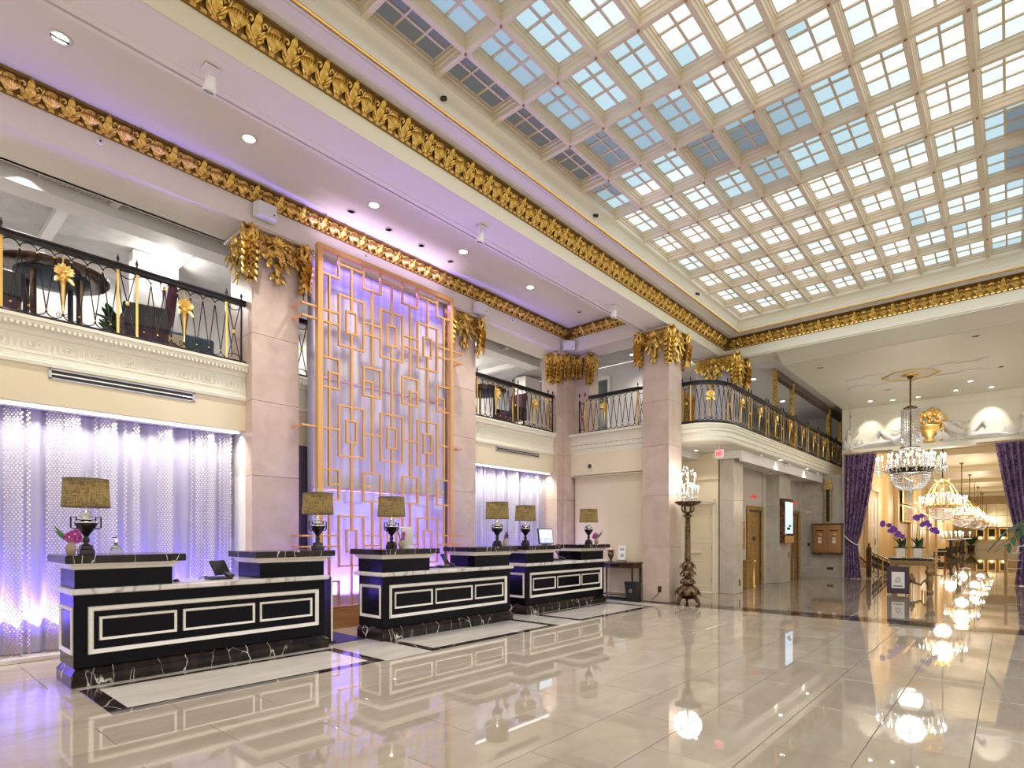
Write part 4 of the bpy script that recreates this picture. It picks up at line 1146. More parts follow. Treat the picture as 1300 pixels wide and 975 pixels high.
# monitor
t = thing('monitor', 'monitor with a blue screen turned to the room on the farthest desk', 'monitor', (9.50, 7.35, 1.342), 0.0)
obj('foot', G().box(-0.10, 0.10, -0.06, 0.06, 0, 0.012, 0, .003).box(-0.03, 0.03, 0.0, 0.02, 0.012, 0.1), M['black'], t)
hd = obj('housing', G().box(-0.24, 0.24, -0.015, 0.02, 0.02, 0.345, 0, .004), M['black'], t, None, (-0.12, 0, 0))
obj('display', G().box(-0.22, 0.22, -0.0165, -0.0145, 0.16, 0.325).box(-0.22, 0.22, -0.0165, -0.0145, 0.04, 0.16, 1).box(-0.14, -0.09, -0.018, -0.0165, 0.065, 0.13, 2).box(0.0, 0.12, -0.018, -0.0165, 0.07, 0.08, 2).box(0.0, 0.08, -0.018, -0.0165, 0.095, 0.105, 2).box(-0.2, 0.2, -0.018, -0.0165, 0.155, 0.16, 2),
    [emis('display_pale_blue', (0.35,0.65,0.95), 0.8), emis('display_blue', (0.02,0.16,0.6), 0.8), emis('display_white', (0.8,0.9,1), 0.7)], hd)

# console table with bin, bronze figure and leaflet holder
t = thing('console_table', 'dark console table against the cream end wall by the corner', 'table', (12.22, 7.30, 0))
obj('top', G().box(-0.24, 0.24, -0.62, 0.45, 0.86, 0.90, 0, .004), M['darkwood'], t)
obj('apron', G().box(-0.21, 0.21, -0.58, 0.41, 0.76, 0.86, 0, .003), M['darkwood'], t)
for a in (-1, 1):
    for b in (-0.56, 0.38):
        x = a*0.19
        obj('leg', G().add([(x-0.02,b-0.02,0.76),(x+0.02,b-0.02,0.76),(x+0.02,b+0.02,0.76),(x-0.02,b+0.02,0.76),(x-0.011,b-0.011,0.0),(x+0.011,b-0.011,0),(x+0.011,b+0.011,0),(x-0.011,b+0.011,0)], [(0,1,2,3),(7,6,5,4),(0,4,5,1),(1,5,6,2),(2,6,7,3),(3,7,4,0)]), M['darkwood'], t)
obj('shelf', G().box(-0.18, 0.18, -0.55, 0.37, 0.10, 0.125, 0, .003), M['darkwood'], t)
for y in (-0.1, 0.22): obj('drawer', G().box(-0.215, -0.205, y-0.12, y+0.12, 0.78, 0.85, 0, .002), M['ebony'], t)
obj('floor_mat', G().box(-0.30, 0.2, -0.40, 0.9, 0.0, 0.012, 0, .003), mat('violet_black_rug', (0.05,0.03,0.09), 0.8), None, (12.2, 7.3, 0)).name = 'rug'
bpy.data.objects['rug']['label'] = 'dark violet rug under the console table'; bpy.data.objects['rug']['category'] = 'rug'
t = thing('urn', 'bronze urn with a red band on the console table', 'urn', (12.18, 7.42, 0.90))
obj('body', G().lathe([(0.05,0),(0.055,0.01),(0.02,0.03),(0.03,0.06),(0.07,0.14),(0.08,0.20),(0.05,0.25)], 14), M['bronze'], t)
obj('rim', G().lathe([(0.06,0.24),(0.095,0.27),(0.09,0.29),(0.05,0.29)], 14), mat('oxblood_glaze', (0.25,0.03,0.02), 0.3), t)
obj('knob', G().lathe([(0.03,0.29),(0.012,0.31),(0.015,0.34),(0.0,0.37)], 10), M['chrome'], t)
t = thing('leaflet_stand', 'clear leaflet holder with a white sheet on the console table', 'sign', (12.18, 7.12, 0.90))
obj('base', G().box(-0.05, 0.05, -0.11, 0.11, 0, 0.05, 0, .003), M['glassblue'], t)
obj('leaflet', G().box(-0.006, 0.006, -0.10, 0.10, 0.02, 0.40, 0, .001).box(-0.008, -0.006, -0.06, 0.06, 0.28, 0.33, 1).box(-0.008, -0.006, -0.05, 0.03, 0.12, 0.2, 1), [M['white'], mat('leaflet_ink', (0.35,0.38,0.42), 0.6)], t, None, (0, 0.12, 0))
t = thing('waste_bin', 'black waste bin between the console table and the freestanding column', 'bin', (12.02, 6.72, 0))
g = G(); A = [(-0.10,-0.12,0),(0.10,-0.12,0),(0.10,0.12,0),(-0.10,0.12,0)]; B = [(-0.13,-0.15,0.42),(0.13,-0.15,0.42),(0.13,0.15,0.42),(-0.13,0.15,0.42)]
g.add(A+B, [(3,2,1,0),(0,1,5,4),(1,2,6,5),(2,3,7,6),(3,0,4,7)]); obj('body', g, M['dark'], t)
obj('rim', G().box(-0.14, 0.14, -0.16, 0.16, 0.42, 0.45, 0, .006), M['black'], t)
em = G(); 
for k in range(3):
    a = PI/2+2*PI*k/3; em.tube([(-0.123, 0.035*math.cos(a), 0.24+0.035*math.sin(a)), (-0.123, 0.035*math.cos(a+1.2), 0.24+0.035*math.sin(a+1.2))], 0.006, 4)
obj('emblem', em, M['white'], t)
# outlet and cable at the freestanding column
t = thing('power_outlet', 'bronze power outlet low on the freestanding marble column', 'outlet', (12.185, 6.12, 0.30))
obj('plate', G().box(-0.004, 0.004, -0.045, 0.045, -0.07, 0.07, 0, .002), M['bronze'], t)
for z in (-0.03, 0.03): obj('socket', G().box(-0.007, -0.003, -0.017, 0.017, z-0.015, z+0.015, 0, .001), M['dark'], t)
t = obj('power_cable', G().tube([(12.15,6.12,0.27),(12.13,6.13,0.20),(12.12,6.2,0.12),(12.11,6.28,0.06),(12.10,6.27,0.012),(12.10,6.15,0.010),(12.11,6.02,0.010),(12.10,5.9,0.010),(12.16,5.78,0.010),(12.2,5.72,0.010),(12.26,5.66,0.010)], 0.008, 5), mat('brown_cable', (0.08,0.04,0.02), 0.5), label='brown cable running from the column outlet to the tall candelabrum', category='cable')
# stanchion board behind the first desk, in the gap
t = thing('notice_board', 'white edged black board standing in the gap right of the nearest desk', 'board', (4.46, 7.5, 0))
obj('board', G().box(-0.012, 0.012, -0.16, 0.16, 0.03, 0.95, 0, .004), M['black'], t)
obj('edge', G().box(-0.014, 0.014, -0.172, -0.16, 0.03, 0.95, 0, .002), M['silver'], t)
obj('foot', G().box(-0.06, 0.06, -0.16, 0.16, 0.012, 0.03, 0, .002), M['dark'], t)
obj('floor_mat', G().box(4.40, 4.98, 7.25, 8.2, 0.0, 0.012, 0, .003), mat('black_mat', (0.015,0.012,0.03), 0.6), None, label='black mat on the floor between the nearest and the middle desk', category='mat')

# ================================================================ BEAD CURTAINS
def bead_curtain(x0, x1, label, seed):
    R = random.Random(seed)
    t = thing('bead_curtain', label, 'curtain', ((x0+x1)/2, 9.2, 0))
    cx = (x0+x1)/2
    g = G(); x = x0+0.03; 
    top = 3.155; zend = 0.34
    step = 0.030
    while x < x1-0.02:
        dense = 0.5+0.5*math.sin((x-x0)*15.5+1.2*math.sin((x-x0)*4.3+seed))
        y = 0.02+0.05*math.cos((x-x0)*15.5+1.2*math.sin((x-x0)*4.3+seed)) + R.uniform(-0.01, 0.01)
        if dense > 0.20 and R.random() < 0.25+0.75*dense:
            z = top; k = 0
            while z > zend:
                o_ = 0.009 if k % 2 else -0.009
                g.octa((x-cx+o_, y, z), 0.013, 0.015, 0); z -= step; k += 1
            while z > 0.06:
                g.octa((x-cx+(0.006 if k % 2 else -0.006), y, z), 0.012, 0.014, 1); z -= step*0.9; k += 1
        x += 0.034
    obj('bead_strands', g, [M['bead'], M['beadb']], t, kind='stuff')
    obj('track', G().box(x0-cx, x1-cx, -0.05, 0.08, 3.135, 3.165), M['white'], t)
    # folded sheer cloth behind
    n = int((x1-x0)/0.02); v = []; f = []
    for k in range(n+1):
        xx = x0+(x1-x0)*k/n-cx
        yy = 0.17+0.035*math.sin(xx*26+2*math.sin(xx*3.1))+0.012*math.sin(xx*61)
        v += [(xx, yy, 0.06), (xx, yy, 3.14)]
        if k: f.append((2*k-2, 2*k, 2*k+1, 2*k-1))
    obj('sheer_cloth', G().add(v, f, 0, True), M['sheer'], t)
bead_curtain(-1.2, 3.87, 'wide curtain of white bead strands behind the nearest desk', 3)
bead_curtain(8.86, 11.80, 'narrower curtain of white bead strands behind the farthest desk', 8)
for x0, x1 in ((-1.2, 3.9), (8.86, 11.85)):
    t = thing('led_strip', 'bright strip light at the top of the ' + ('near' if x0 < 0 else 'far') + ' bead curtain', 'light', ((x0+x1)/2, 9.08, 3.13))
    obj('diffuser', G().box(-(x1-x0)/2, (x1-x0)/2, -0.02, 0.02, 0, 0.02), M['led'], t)

# slot vents
def vent(x0, x1, z0, z1, y, label):
    t = thing('slot_vent', label, 'vent', ((x0+x1)/2, y, (z0+z1)/2)); w = (x1-x0)/2; h = (z1-z0)/2
    obj('frame', G().box(-w, w, -0.012, 0, h-0.018, h, 0, .002).box(-w, w, -0.012, 0, -h, -h+0.018, 0, .002).box(-w, -w+0.03, -0.012, 0, -h, h).box(w-0.03, w, -0.012, 0, -h, h), mat('satin_aluminium', (0.55,0.56,0.6), 0.35, 0.6), t)
    obj('slat', G().box(-w+0.03, w-0.03, -0.010, -0.002, -0.009, 0.009, 0, .001), M['chrome'], t)
    obj('slot', G().box(-w+0.01, w-0.01, -0.002, 0.001, -h+0.01, h-0.01), M['dark'], t)
vent(1.54, 3.22, 3.49, 3.62-0.003, 8.968, 'long silver slot vent above the near bead curtain')
vent(9.68, 11.30, 3.50, 3.60, 8.968, 'slot vent above the far bead curtain')

# ================================================================ CEILING FITTINGS OF THE BAY
def bz(px, py, z):   # points measured on the ceiling plan
    return px, py, z
DL = [(1.42,7.70),(3.46,7.74),(5.49,7.77),(7.50,7.78),(9.53,7.81)]
DS = [(5.35,8.21),(6.1,8.20),(6.83,8.20),(7.6,8.24)]
for i, (x, y) in enumerate(DL+DS):
    big = i < 5
    nth = ['nearest the camera', 'second from the camera', 'third from the camera', 'fourth from the camera', 'farthest, near the corner'][i] if big else ['first from the left', 'second from the left', 'third from the left', 'rightmost'][i-5]
    t = thing('downlight', ('bright round downlight in the bay ceiling, ' if big else 'small unlit downlight above the lattice screen, ')+nth, 'light', (x, y, 6.90), group='downlights in the bay ceiling' if big else 'small downlights above the screen')
    s = 1.0 if big else 0.7
    obj('rim', G().lathe([(0.105*s,0),(0.11*s,-0.008),(0.085*s,-0.012),(0.075*s,-0.002)], 20), M['white'], t)
    obj('lens', G().lathe([(0.0,-0.003),(0.076*s,-0.003)], 16), M['down'] if big else M['white'], t)
    if i == 0: obj('baffle', G().box(-0.08, 0.08, -0.012, 0.012, -0.02, -0.004), M['dark'], t)
    if big: lamp('downlight_lamp', 'SPOT', (x, y, 6.86), 230, SOFT, 0.08, aim=(x, y, 0), spot=1.7, blend=0.7)
t = thing('smoke_detector', 'dark round sprinkler plate in the bay ceiling near the far cornice', 'sensor', (11.3, 7.75, 6.90))
obj('plate', G().lathe([(0.075,0),(0.07,-0.02),(0.03,-0.03),(0.0,-0.03)], 14), M['silver'], t); obj('core', G().lathe([(0.035,-0.028),(0.02,-0.045),(0,-0.05)], 10), M['dark'], t)
for x, y, lab in ((2.38, 6.20, 'white track spotlight on the beam nearest the camera'), (6.37, 6.21, 'white track spotlight on the beam above the screen'), (10.4, 6.25, 'white track spotlight on the beam near the freestanding column')):
    t = thing('track_spotlight', lab, 'light', (x, y, 6.345))
    obj('plate', G().box(-0.07, 0.07, -0.06, 0.06, -0.015, 0, 0, .003), M['white'], t)
    obj('yoke', G().tube([(0,0,-0.01),(0,0,-0.06)], 0.012, 6).tube([(-0.05,0,-0.14),(-0.05,0,-0.07),(0.05,0,-0.07),(0.05,0,-0.14)], 0.007, 5, smooth=False), M['white'], t)
    h = obj('head', G().lathe([(0.025,0.06),(0.045,0.05),(0.048,0.0),(0.062,-0.06),(0.065,-0.10),(0.055,-0.10),(0.04,-0.04)], 14), M['white'], t, (0, 0, -0.14), (0.25, 0.1, 0))
    obj('lens', G().lathe([(0.0,-0.085),(0.055,-0.085)], 12), M['glassblue'], h)
for x, z in ((2.02, 6.60), (6.0, 6.60), (10.0, 6.58)):
    t = thing('sprinkler_head', 'tiny round sprinkler under the left gold cornice, ' + ('before the first column' if x < 4 else 'above the lattice screen' if x < 8 else 'left of the corner'), 'sprinkler', (x, 8.748, z-0.03), group='sprinklers under the gold cornice')
    obj('plate', G().lathe([(0.045,0),(0.042,0.01),(0,0.012)], 14), M['white'], t, None, (PI/2, 0, 0)); obj('nozzle', G().ball((0,-0.02,0), 0.013, 0, 6, 4), M['dark'], t)
t = thing('security_camera', 'dome camera high on the cream end wall beside the corner column', 'camera', (12.355, 8.12, 3.32))
obj('dome', G().ball((-0.04, 0, 0), 0.055, 0, 10, 6), M['dark'], t); obj('mount', G().lathe([(0.075,0),(0.07,0.03),(0.05,0.035)], 14), M['white'], t, None, (0, -PI/2, 0))
# ================================================================ CANDELABRUM
t = thing('candelabrum', 'tall carved bronze floor candelabrum with a lit crystal spray', 'lamp', (12.40, 5.53, 0))
for k in range(3):
    a = 2*PI*k/3+0.5; c, s_ = math.cos(a), math.sin(a)
    g = G().tube([(0.10*c,0.10*s_,0.16),(0.20*c,0.20*s_,0.13),(0.22*c,0.22*s_,0.05),(0.27*c,0.27*s_,0.03)], [0.05,0.045,0.03,0.022], 6)
    g.ball((0.27*c,0.27*s_,0.03), 0.03, 0, 8, 5); g.leaf((0.13*c,0.13*s_,0.22), (c*.6,s_*.6,-1), (c,s_,0.3), 0.2, 0.12, 0.05, 0.03)
    obj('foot', g, M['bronze'], t)
b = G().lathe([(0.08,0.10),(0.17,0.14),(0.225,0.22),(0.22,0.32),(0.15,0.40),(0.10,0.43)], 14)
for k in range(9):
    a = 2*PI*k/9; c, s_ = math.cos(a), math.sin(a)
    b.leaf((0.14*c,0.14*s_,0.40), (c*0.5,s_*0.5,-1), (c,s_,0), 0.24, 0.12, 0.03, 0.06)
obj('base', b, M['bronze'], t)
b = G().lathe([(0.10,0.42),(0.16,0.45),(0.165,0.48),(0.09,0.52),(0.06,0.56),(0.09,0.62),(0.12,0.72),(0.11,0.82),(0.07,0.92),(0.055,0.98)], 12)
for r_, z, L, nn in ((0.12,0.60,0.18,7),(0.13,0.80,0.20,7),(0.09,0.96,0.20,6)):
    for k in range(nn):
        a = 2*PI*k/nn+z*3; c, s_ = math.cos(a), math.sin(a)
        b.leaf((0.05*c,0.05*s_,z), (c*0.45,s_*0.45,-1), (c,s_,0.2), L, 0.10, 0.05, 0.05)
for k in range(4):
    a = 2*PI*k/4+0.3; c, s_ = math.cos(a), math.sin(a)
    b.tube([(c*(0.12+0.05*(1-q/9)*math.cos(q*.8)), s_*(0.12+0.05*(1-q/9)*math.cos(q*.8)), 0.66+0.05*math.sin(q*.8)) for q in range(8)], 0.018, 5)
obj('acanthus_knop', b, M['bronze'], t)
g = G().lathe([(0.062,0.98),(0.072,1.02),(0.06,1.05),(0.052,1.85),(0.048,1.93),(0.065,1.95)], 14)
for k in range(12):
    a = 2*PI*k/12; g.tube([(0.056*math.cos(a),0.056*math.sin(a),1.06),(0.049*math.cos(a),0.049*math.sin(a),1.86)], 0.006, 4)
obj('shaft', g, M['bronze'], t)
b = G().lathe([(0.05,1.93),(0.085,1.97),(0.08,2.0),(0.04,2.03),(0.05,2.06),(0.07,2.08)], 12)
for k in range(6):
    a = 2*PI*k/6; c, s_ = math.cos(a), math.sin(a)
    b.leaf((0.05*c,0.05*s_,2.02), (c*0.7,s_*0.7,-0.7), (c,s_,0.5), 0.09, 0.06, 0.02, 0.02)
    b.tube([(0.05*c,0.05*s_,2.05),(0.12*c,0.12*s_,2.10),(0.135*c,0.135*s_,2.18),(0.10*c,0.10*s_,2.24)], [0.02,0.018,0.016,0.02], 5)
obj('capital', b, M['bronze'], t)
obj('dish', G().lathe([(0.07,2.20),(0.20,2.23),(0.29,2.285),(0.30,2.31),(0.285,2.315),(0.19,2.26),(0.0,2.25)], 24), M['bronze'], t)
st = obj('spray_stem', G().lathe([(0.03,2.25),(0.05,2.30),(0.02,2.36),(0.03,2.5),(0.015,2.7),(0.02,2.95),(0.005,3.1)], 10), M['crystal'], t)
cr = G()
for tier, (r_, z0, nn) in enumerate(((0.24, 2.45, 8), (0.17, 2.75, 6))):
    for k in range(nn):
        a = 2*PI*k/nn+tier*0.4; c, s_ = math.cos(a), math.sin(a)
        obj('arm', G().tube([(0.02*c,0.02*s_,z0),(r_*0.6*c,r_*0.6*s_,z0-0.06),(r_*c,r_*s_,z0),(r_*c,r_*s_,z0+0.05)], 0.008, 5), M['crystal'], t)
        cd = obj('candle', G().lathe([(0.022,z0+0.05),(0.012,z0+0.06),(0.012,z0+0.16)], 8, (r_*c, r_*s_, 0)), M['white'], t)
        obj('bulb', G().ball((r_*c, r_*s_, z0+0.185), 0.017, 0, 6, 5, (1,1,1.7)), M['bulbc'], cd)
        for q in range(3): cr.octa((r_*c*(0.9+0.1*q), r_*s_*(0.9+0.1*q), z0-0.05-0.06*q), 0.016, 0.03)
for k in range(60):
    a = random.uniform(0, 2*PI); z = random.uniform(2.36, 3.12); r_ = 0.05+0.17*math.sin(PI*min(1, (3.2-z)/0.9))*random.uniform(.6, 1)
    cr.octa((r_*math.cos(a), r_*math.sin(a), z), 0.016, 0.030)
obj('crystal_drops', cr, M['crystal'], t, kind='stuff')
lamp('candelabrum_lamp', 'POINT', (0, 0, 2.75), 38, SOFT, 0.3, parent=t)

# ================================================================ EXIT DOOR, ELEVATORS, FITTINGS
dr = struct('door_1', (15.13, 6.455, 0))
obj('leaf', G().box(0, 0.04, -0.40, 0.40, 0.01, 2.40, 0, .004), M['cream'], dr)
obj('frame', G().box(-0.04, 0.05, -0.46, -0.41, 0, 2.45, 0, .003).box(-0.04, 0.05, 0.41, 0.46, 0, 2.45, 0, .003).box(-0.04, 0.05, -0.46, 0.46, 2.41, 2.46), M['ivory'], dr)
obj('seam', G().box(-0.003, 0.0, -0.405, -0.395, 0.01, 2.4), M['darkwood'], dr)
for a in ((1.35, 2.25), (0.15, 0.85)): obj('panel', frame_g(-0.30, 0.30, a[0], a[1], 0.03, 0.01), M['cream'], dr, (0, 0, 0), -PI/2)
obj('push_bar', G().box(-0.08, -0.04, -0.10, 0.38, 1.05, 1.11, 0, .01).box(-0.05, 0, -0.08, -0.04, 1.06, 1.10).box(-0.05, 0, 0.30, 0.34, 1.06, 1.10), M['ivory'], dr)
for z in (0.35, 1.2, 2.15): obj('hinge', G().box(-0.012, 0.0, -0.43, -0.38, z-0.06, z+0.06, 0, .003), M['brass'], dr)
def flatnum(parent, name, x, y, z, txt, size, mt, rot, ext=0.002):
    cu = bpy.data.curves.new(name, 'FONT'); cu.body = txt; cu.size = size; cu.extrude = ext; cu.align_x = 'CENTER'; cu.align_y = 'CENTER'
    cu.materials.append(mt); o = bpy.data.objects.new(name, cu); COL.objects.link(o); o.location = (x, y, z); o.rotation_euler = rot
    if parent: o.parent = parent
    return o
t = thing('exit_sign', 'lit red and white exit sign hanging under the curved balcony', 'sign', (13.75, 5.33, 3.53))
obj('box', G().box(-0.02, 0.02, -0.10, 0.10, -0.10, 0.10, 0, .003), M['white'], t)
obj('face', G().box(-0.023, -0.02, -0.09, 0.09, -0.09, 0.09), emis('exit_face', (1.0, 0.22, 0.22), 0.75, (0.6,0.3,0.3)), t)
g = G(); w_ = 0.0075
def stroke(c, y0, z0, y1, z1): g.tube([(-0.025, -(c+y0), z0), (-0.025, -(c+y1), z1)], w_, 4)
for c, ls in ((-0.062, ((0,-.045,0,.045),(0,.045,.028,.045),(0,0,.022,0),(0,-.045,.028,-.045))), (-0.022, ((0,-.045,.032,.045),(0,.045,.032,-.045))), (0.026, ((0,-.045,0,.045),)), (0.042, ((0,.045,.036,.045),(.018,.045,.018,-.045)))):
    for l_ in ls: stroke(c, *l_)
obj('lettering', g, emis('exit_red', (0.8, 0.01, 0.02), 0.9, (0.5,0.02,0.02)), t)
obj('rod', G().tube([(0,0,0.10),(0,0,0.235)], 0.006, 5), M['white'], t)
RED = mat('red_indicator', (0.35,0.02,0.02), 0.4, Emission_Color=(1,0.05,0.03,1), Emission_Strength=0.5)
for k, (x0, x1) in enumerate(((17.66, 19.10), (22.12, 23.34))):
    lab = 'brass elevator door left of the wall screen' if k == 0 else 'brass elevator door at the end of the marble wall'
    t = thing('elevator_door', lab, 'elevator', ((x0+x1)/2, 6.02, 0)); w = (x1-x0)/2
    obj('frame', G().box(-w, -w+0.12, -0.05, 0.0, 0, 2.45, 0, .004).box(w-0.12, w, -0.05, 0.0, 0, 2.45, 0, .004).box(-w+0.12, w-0.12, -0.05, 0, 2.33, 2.45, 0, .004), M['brass'], t)
    for e in (0, 1):
        a = -w+0.12 + e*(w-0.12); obj('leaf', G().box(a+0.003, a+w-0.123, 0.03, 0.06, 0, 2.33, 0, .003), M['brass'], t)
    obj('soffit', G().box(-w+0.12, w-0.12, 0.0, 0.07, 2.27, 2.33), M['darkwood'], t)
    obj('plate', G().box(-0.09, 0.12, 0.02, 0.03, 1.38, 1.5, 0, .002), M['dark'], t)
    s = thing('indicator_sign', 'small red indicator above the ' + ('first' if k == 0 else 'far') + ' brass elevator door', 'sign', (x0+0.62, 6.015, 2.75))
    for q in range(4): obj('segment', G().box(-0.27+q*0.14, -0.16+q*0.14, -0.01, 0, -0.045, 0.045 if q % 2 else 0.02, 0, .002), RED, s)
t = thing('call_panel', 'small brass call panel on the marble wall left of the first elevator', 'panel', (17.35, 6.01, 1.6))
obj('plate', G().box(-0.12, 0.12, -0.015, 0, -0.45, 0.35, 0, .003), M['brass'], t)
for z in (-0.25, 0.2): obj('button', G().box(-0.05, 0.05, -0.02, -0.012, z-0.06, z+0.06, 0, .003), M['copper'] if 'copper' in M else M['lattice'], t)
def bin_(x, y, lab, w=0.24, d=0.2, h=0.78):
    t = thing('ash_urn', lab, 'bin', (x, y, 0))
    obj('body', G().box(-w/2, w/2, -d/2, d/2, 0, h, 0, .006), M['brass'], t)
    obj('rim', G().box(-w/2-0.015, w/2+0.015, -d/2-0.015, d/2+0.015, h, h+0.03, 0, .004), M['brass'], t)
bin_(17.15, 5.86, 'brass waste box by the first elevator, behind the pier', 0.5, 0.25, 0.78)
bin_(21.75, 5.86, 'brass waste box by the far elevator', 0.4, 0.25, 0.76)
t = thing('post_stand', 'slim brass ash stand beside the waste box by the first elevator', 'stand', (17.62, 5.80, 0))
obj('column', G().lathe([(0.08,0),(0.08,0.04),(0.03,0.06),(0.025,0.70),(0.04,0.72),(0.08,0.76),(0.08,0.80)], 12), M['golds'], t)
t = thing('wall_screen', 'lit blue display in a bronze case on the pier between the elevators', 'screen', (19.85, 5.52, 2.02))
obj('case', G().box(-0.46, 0.46, -0.10, 0.055, -0.72, 0.70, 0, .008), M['bronze'], t)
obj('display', G().box(-0.40, 0.40, -0.108, -0.10, -0.46, 0.60), emis('display_sky', (0.42,0.72,1.0), 0.85), t)
obj('display_picture', G().box(-0.25, 0.1, -0.112, -0.108, -0.30, -0.22).box(-0.05, 0.2, -0.112, -0.108, -0.2, -0.14).box(-0.40, 0.40, -0.112, -0.108, -0.46, -0.42), M['dark'], t)
obj('shelf', G().box(-0.46, 0.46, -0.14, -0.10, -0.72, -0.50, 0, .006), M['lattice'], t)
for (x, y, z, lab) in ((15.5, 5.468, 0.28, 'dark outlet plate low on the pier by the exit door'), (20.4, 5.575, 0.9, 'dark narrow plate under the wall screen')):
    t = thing('outlet_plate', lab, 'outlet', (x, y, z)); obj('plate', G().box(-0.04, 0.04, -0.008, 0, -0.09, 0.09, 0, .002), M['dark'], t)
    obj('slot', G().box(-0.012, 0.012, -0.011, -0.008, -0.05, 0.05), M['bronze'], t)
for (y, z, lab, w, hh) in ((5.02, 0.32, 'bronze outlet plate low on the far marble wall under the letter box', 0.11, 0.05), (5.72, 1.2, 'small dark switch plate left of the letter box', 0.04, 0.06), (5.72, 2.42, 'white notice plate high left of the letter box', 0.09, 0.035)):
    t = thing('wall_plate', lab, 'plate', (23.57 if y < 5.57 else 23.49, y, z)); obj('plate', G().box(-0.008, 0, -w, w, -hh, hh, 0, .002), M['white'] if z > 2 else M['bronze'], t)
    obj('inset', G().box(-0.011, -0.008, -w*.6, w*.6, -hh*.6, hh*.6), M['ivory'] if z > 2 else M['dark'], t)

# brass letter box with its glazed chute
t = thing('letter_box', 'large bronze double letter box on the far marble wall, under a glazed chute', 'mailbox', (23.575, 5.07, 0.90))
obj('body', G().box(-0.28, 0, -0.47, 0.47, 0.0, 1.04, 0, .015), M['wood'] if False else mat('copper_bronze', (0.42,0.22,0.09), 0.32, 0.7), t)
obj('cornice', G().box(-0.31, 0, -0.50, 0.50, 1.04, 1.08, 0, .008).box(-0.30, 0, -0.49, 0.49, -0.04, 0.0, 0, .008), M['bronze'], t)
for e in (-1, 1):
    d = obj('door', G().box(-0.292, -0.28, e*0.235-0.20, e*0.235+0.20, 0.06, 0.98, 0, .004), mat('copper_bronze_door', (0.46,0.24,0.10), 0.3, 0.7), t)
    obj('slot', G().box(-0.30, -0.29, e*0.235-0.13, e*0.235+0.13, 0.80, 0.84, 0, .002), M['dark'], d)
    obj('notice', G().box(-0.297, -0.291, e*0.235-0.06, e*0.235+0.06, 0.36, 0.46, 0, .001).box(-0.297, -0.291, e*0.235-0.05, e*0.235+0.05, 0.50, 0.56), M['white'], d)
    obj('crest', G().lathe([(0.07,-0.004),(0.06,0.006),(0.03,0.01),(0.0,0.012)], 12), M['brass'], d, (-0.293, e*0.235, 0.66), (0, -PI/2, 0))
obj('chute', G().box(-0.12, 0, -0.11, 0.11, 1.08, 2.72, 0, .004), M['brass'], t)
obj('chute_glass', G().box(-0.128, -0.118, -0.06, 0.06, 1.14, 2.42, 0, .002), M['black'], t)
obj('chute_cap', G().box(-0.17, 0, -0.16, 0.16, 2.32, 2.54, 0, .01), M['brass'], t)

# ================================================================ PURPLE PORTIERES
def damask():
    m = mat('purple_damask', (0.10,0.02,0.16), 0.45); nt = m.node_tree; b = nt.nodes['Principled BSDF']
    tc = nt.nodes.new('ShaderNodeTexCoord'); vo = nt.nodes.new('ShaderNodeTexNoise'); vo.inputs['Scale'].default_value = 7.0; vo.inputs['Distortion'].default_value = 2.5; vo.inputs['Detail'].default_value = 2
    nt.links.new(tc.outputs['Object'], vo.inputs['Vector'])
    rp = nt.nodes.new('ShaderNodeValToRGB'); e = rp.color_ramp.elements
    e[0].position = 0.49; e[0].color = (0.06,0.010,0.10,1); e[1].position = 0.53; e[1].color = (0.34,0.20,0.40,1)
    nt.links.new(vo.outputs['Fac'], rp.inputs['Fac']); nt.links.new(rp.outputs[0], b.inputs['Base Color'])
    b.inputs['Sheen Weight'].default_value = 0.3
    return m
M['damask'] = damask()
def drape(yedge, sgn, label):
    """yedge: wall side; cloth spans sgn * width into the opening, tied back at z = 1.3"""
    t = thing('drape', label, 'curtain', (23.30, yedge, 0))
    v = []; f = []; nu, nv = 70, 34; Z1 = 4.42
    for j in range(nv+1):
        z = 0.02+(Z1-0.02)*j/nv
        if z > 1.3: w = 0.42+(1.0-0.42)*((z-1.3)/(Z1-1.3))**0.75
        else: w = 0.42+0.12*(1-z/1.3)
        off = 0.0
        for i in range(nu+1):
            u_ = i/nu
            fold = (math.sin(u_*2*PI*6+0.4*math.sin(z*1.3))+0.35*math.sin(u_*2*PI*13+z))*(0.09 if z > 1.6 else 0.06)
            v.append((fold, sgn*(off+u_*w), z))
            if i and j:
                a = j*(nu+1)+i; f.append((a-1, a, a-nu-1, a-nu-2))
    obj('cloth', G().add(v, f, 0, True), M['damask'], t)
    obj('tie_back', G().tube([(-0.02, sgn*-0.02, 1.55), (-0.12, sgn*0.15, 1.38), (-0.12, sgn*0.36, 1.22), (0.02, sgn*0.46, 1.20)], 0.022, 6), M['white'], t)
    obj('tassel', G().lathe([(0.01,1.2),(0.03,1.15),(0.04,0.95),(0.0,0.93)], 8, (-0.02, sgn*0.46, 0)), M['white'], t)
    g = obj('rod', G().tube([(0, sgn*-0.1, 4.46), (0, sgn*1.45, 4.46)], 0.022, 6), M['brass'], t)
    for k in range(9): obj('ring', G().tube([(0, 0.03*math.cos(2*PI*q/8), 0.03*math.sin(2*PI*q/8)) for q in range(8)], 0.006, 4, closed=True), M['brass'], t, (0, sgn*(0.05+0.115*k), 4.455))
    return t
drape(4.50, -1, 'purple damask drape tied back on the left side of the corridor arch')
drape(-0.62, 1, 'purple damask drape tied back on the right side of the corridor arch')

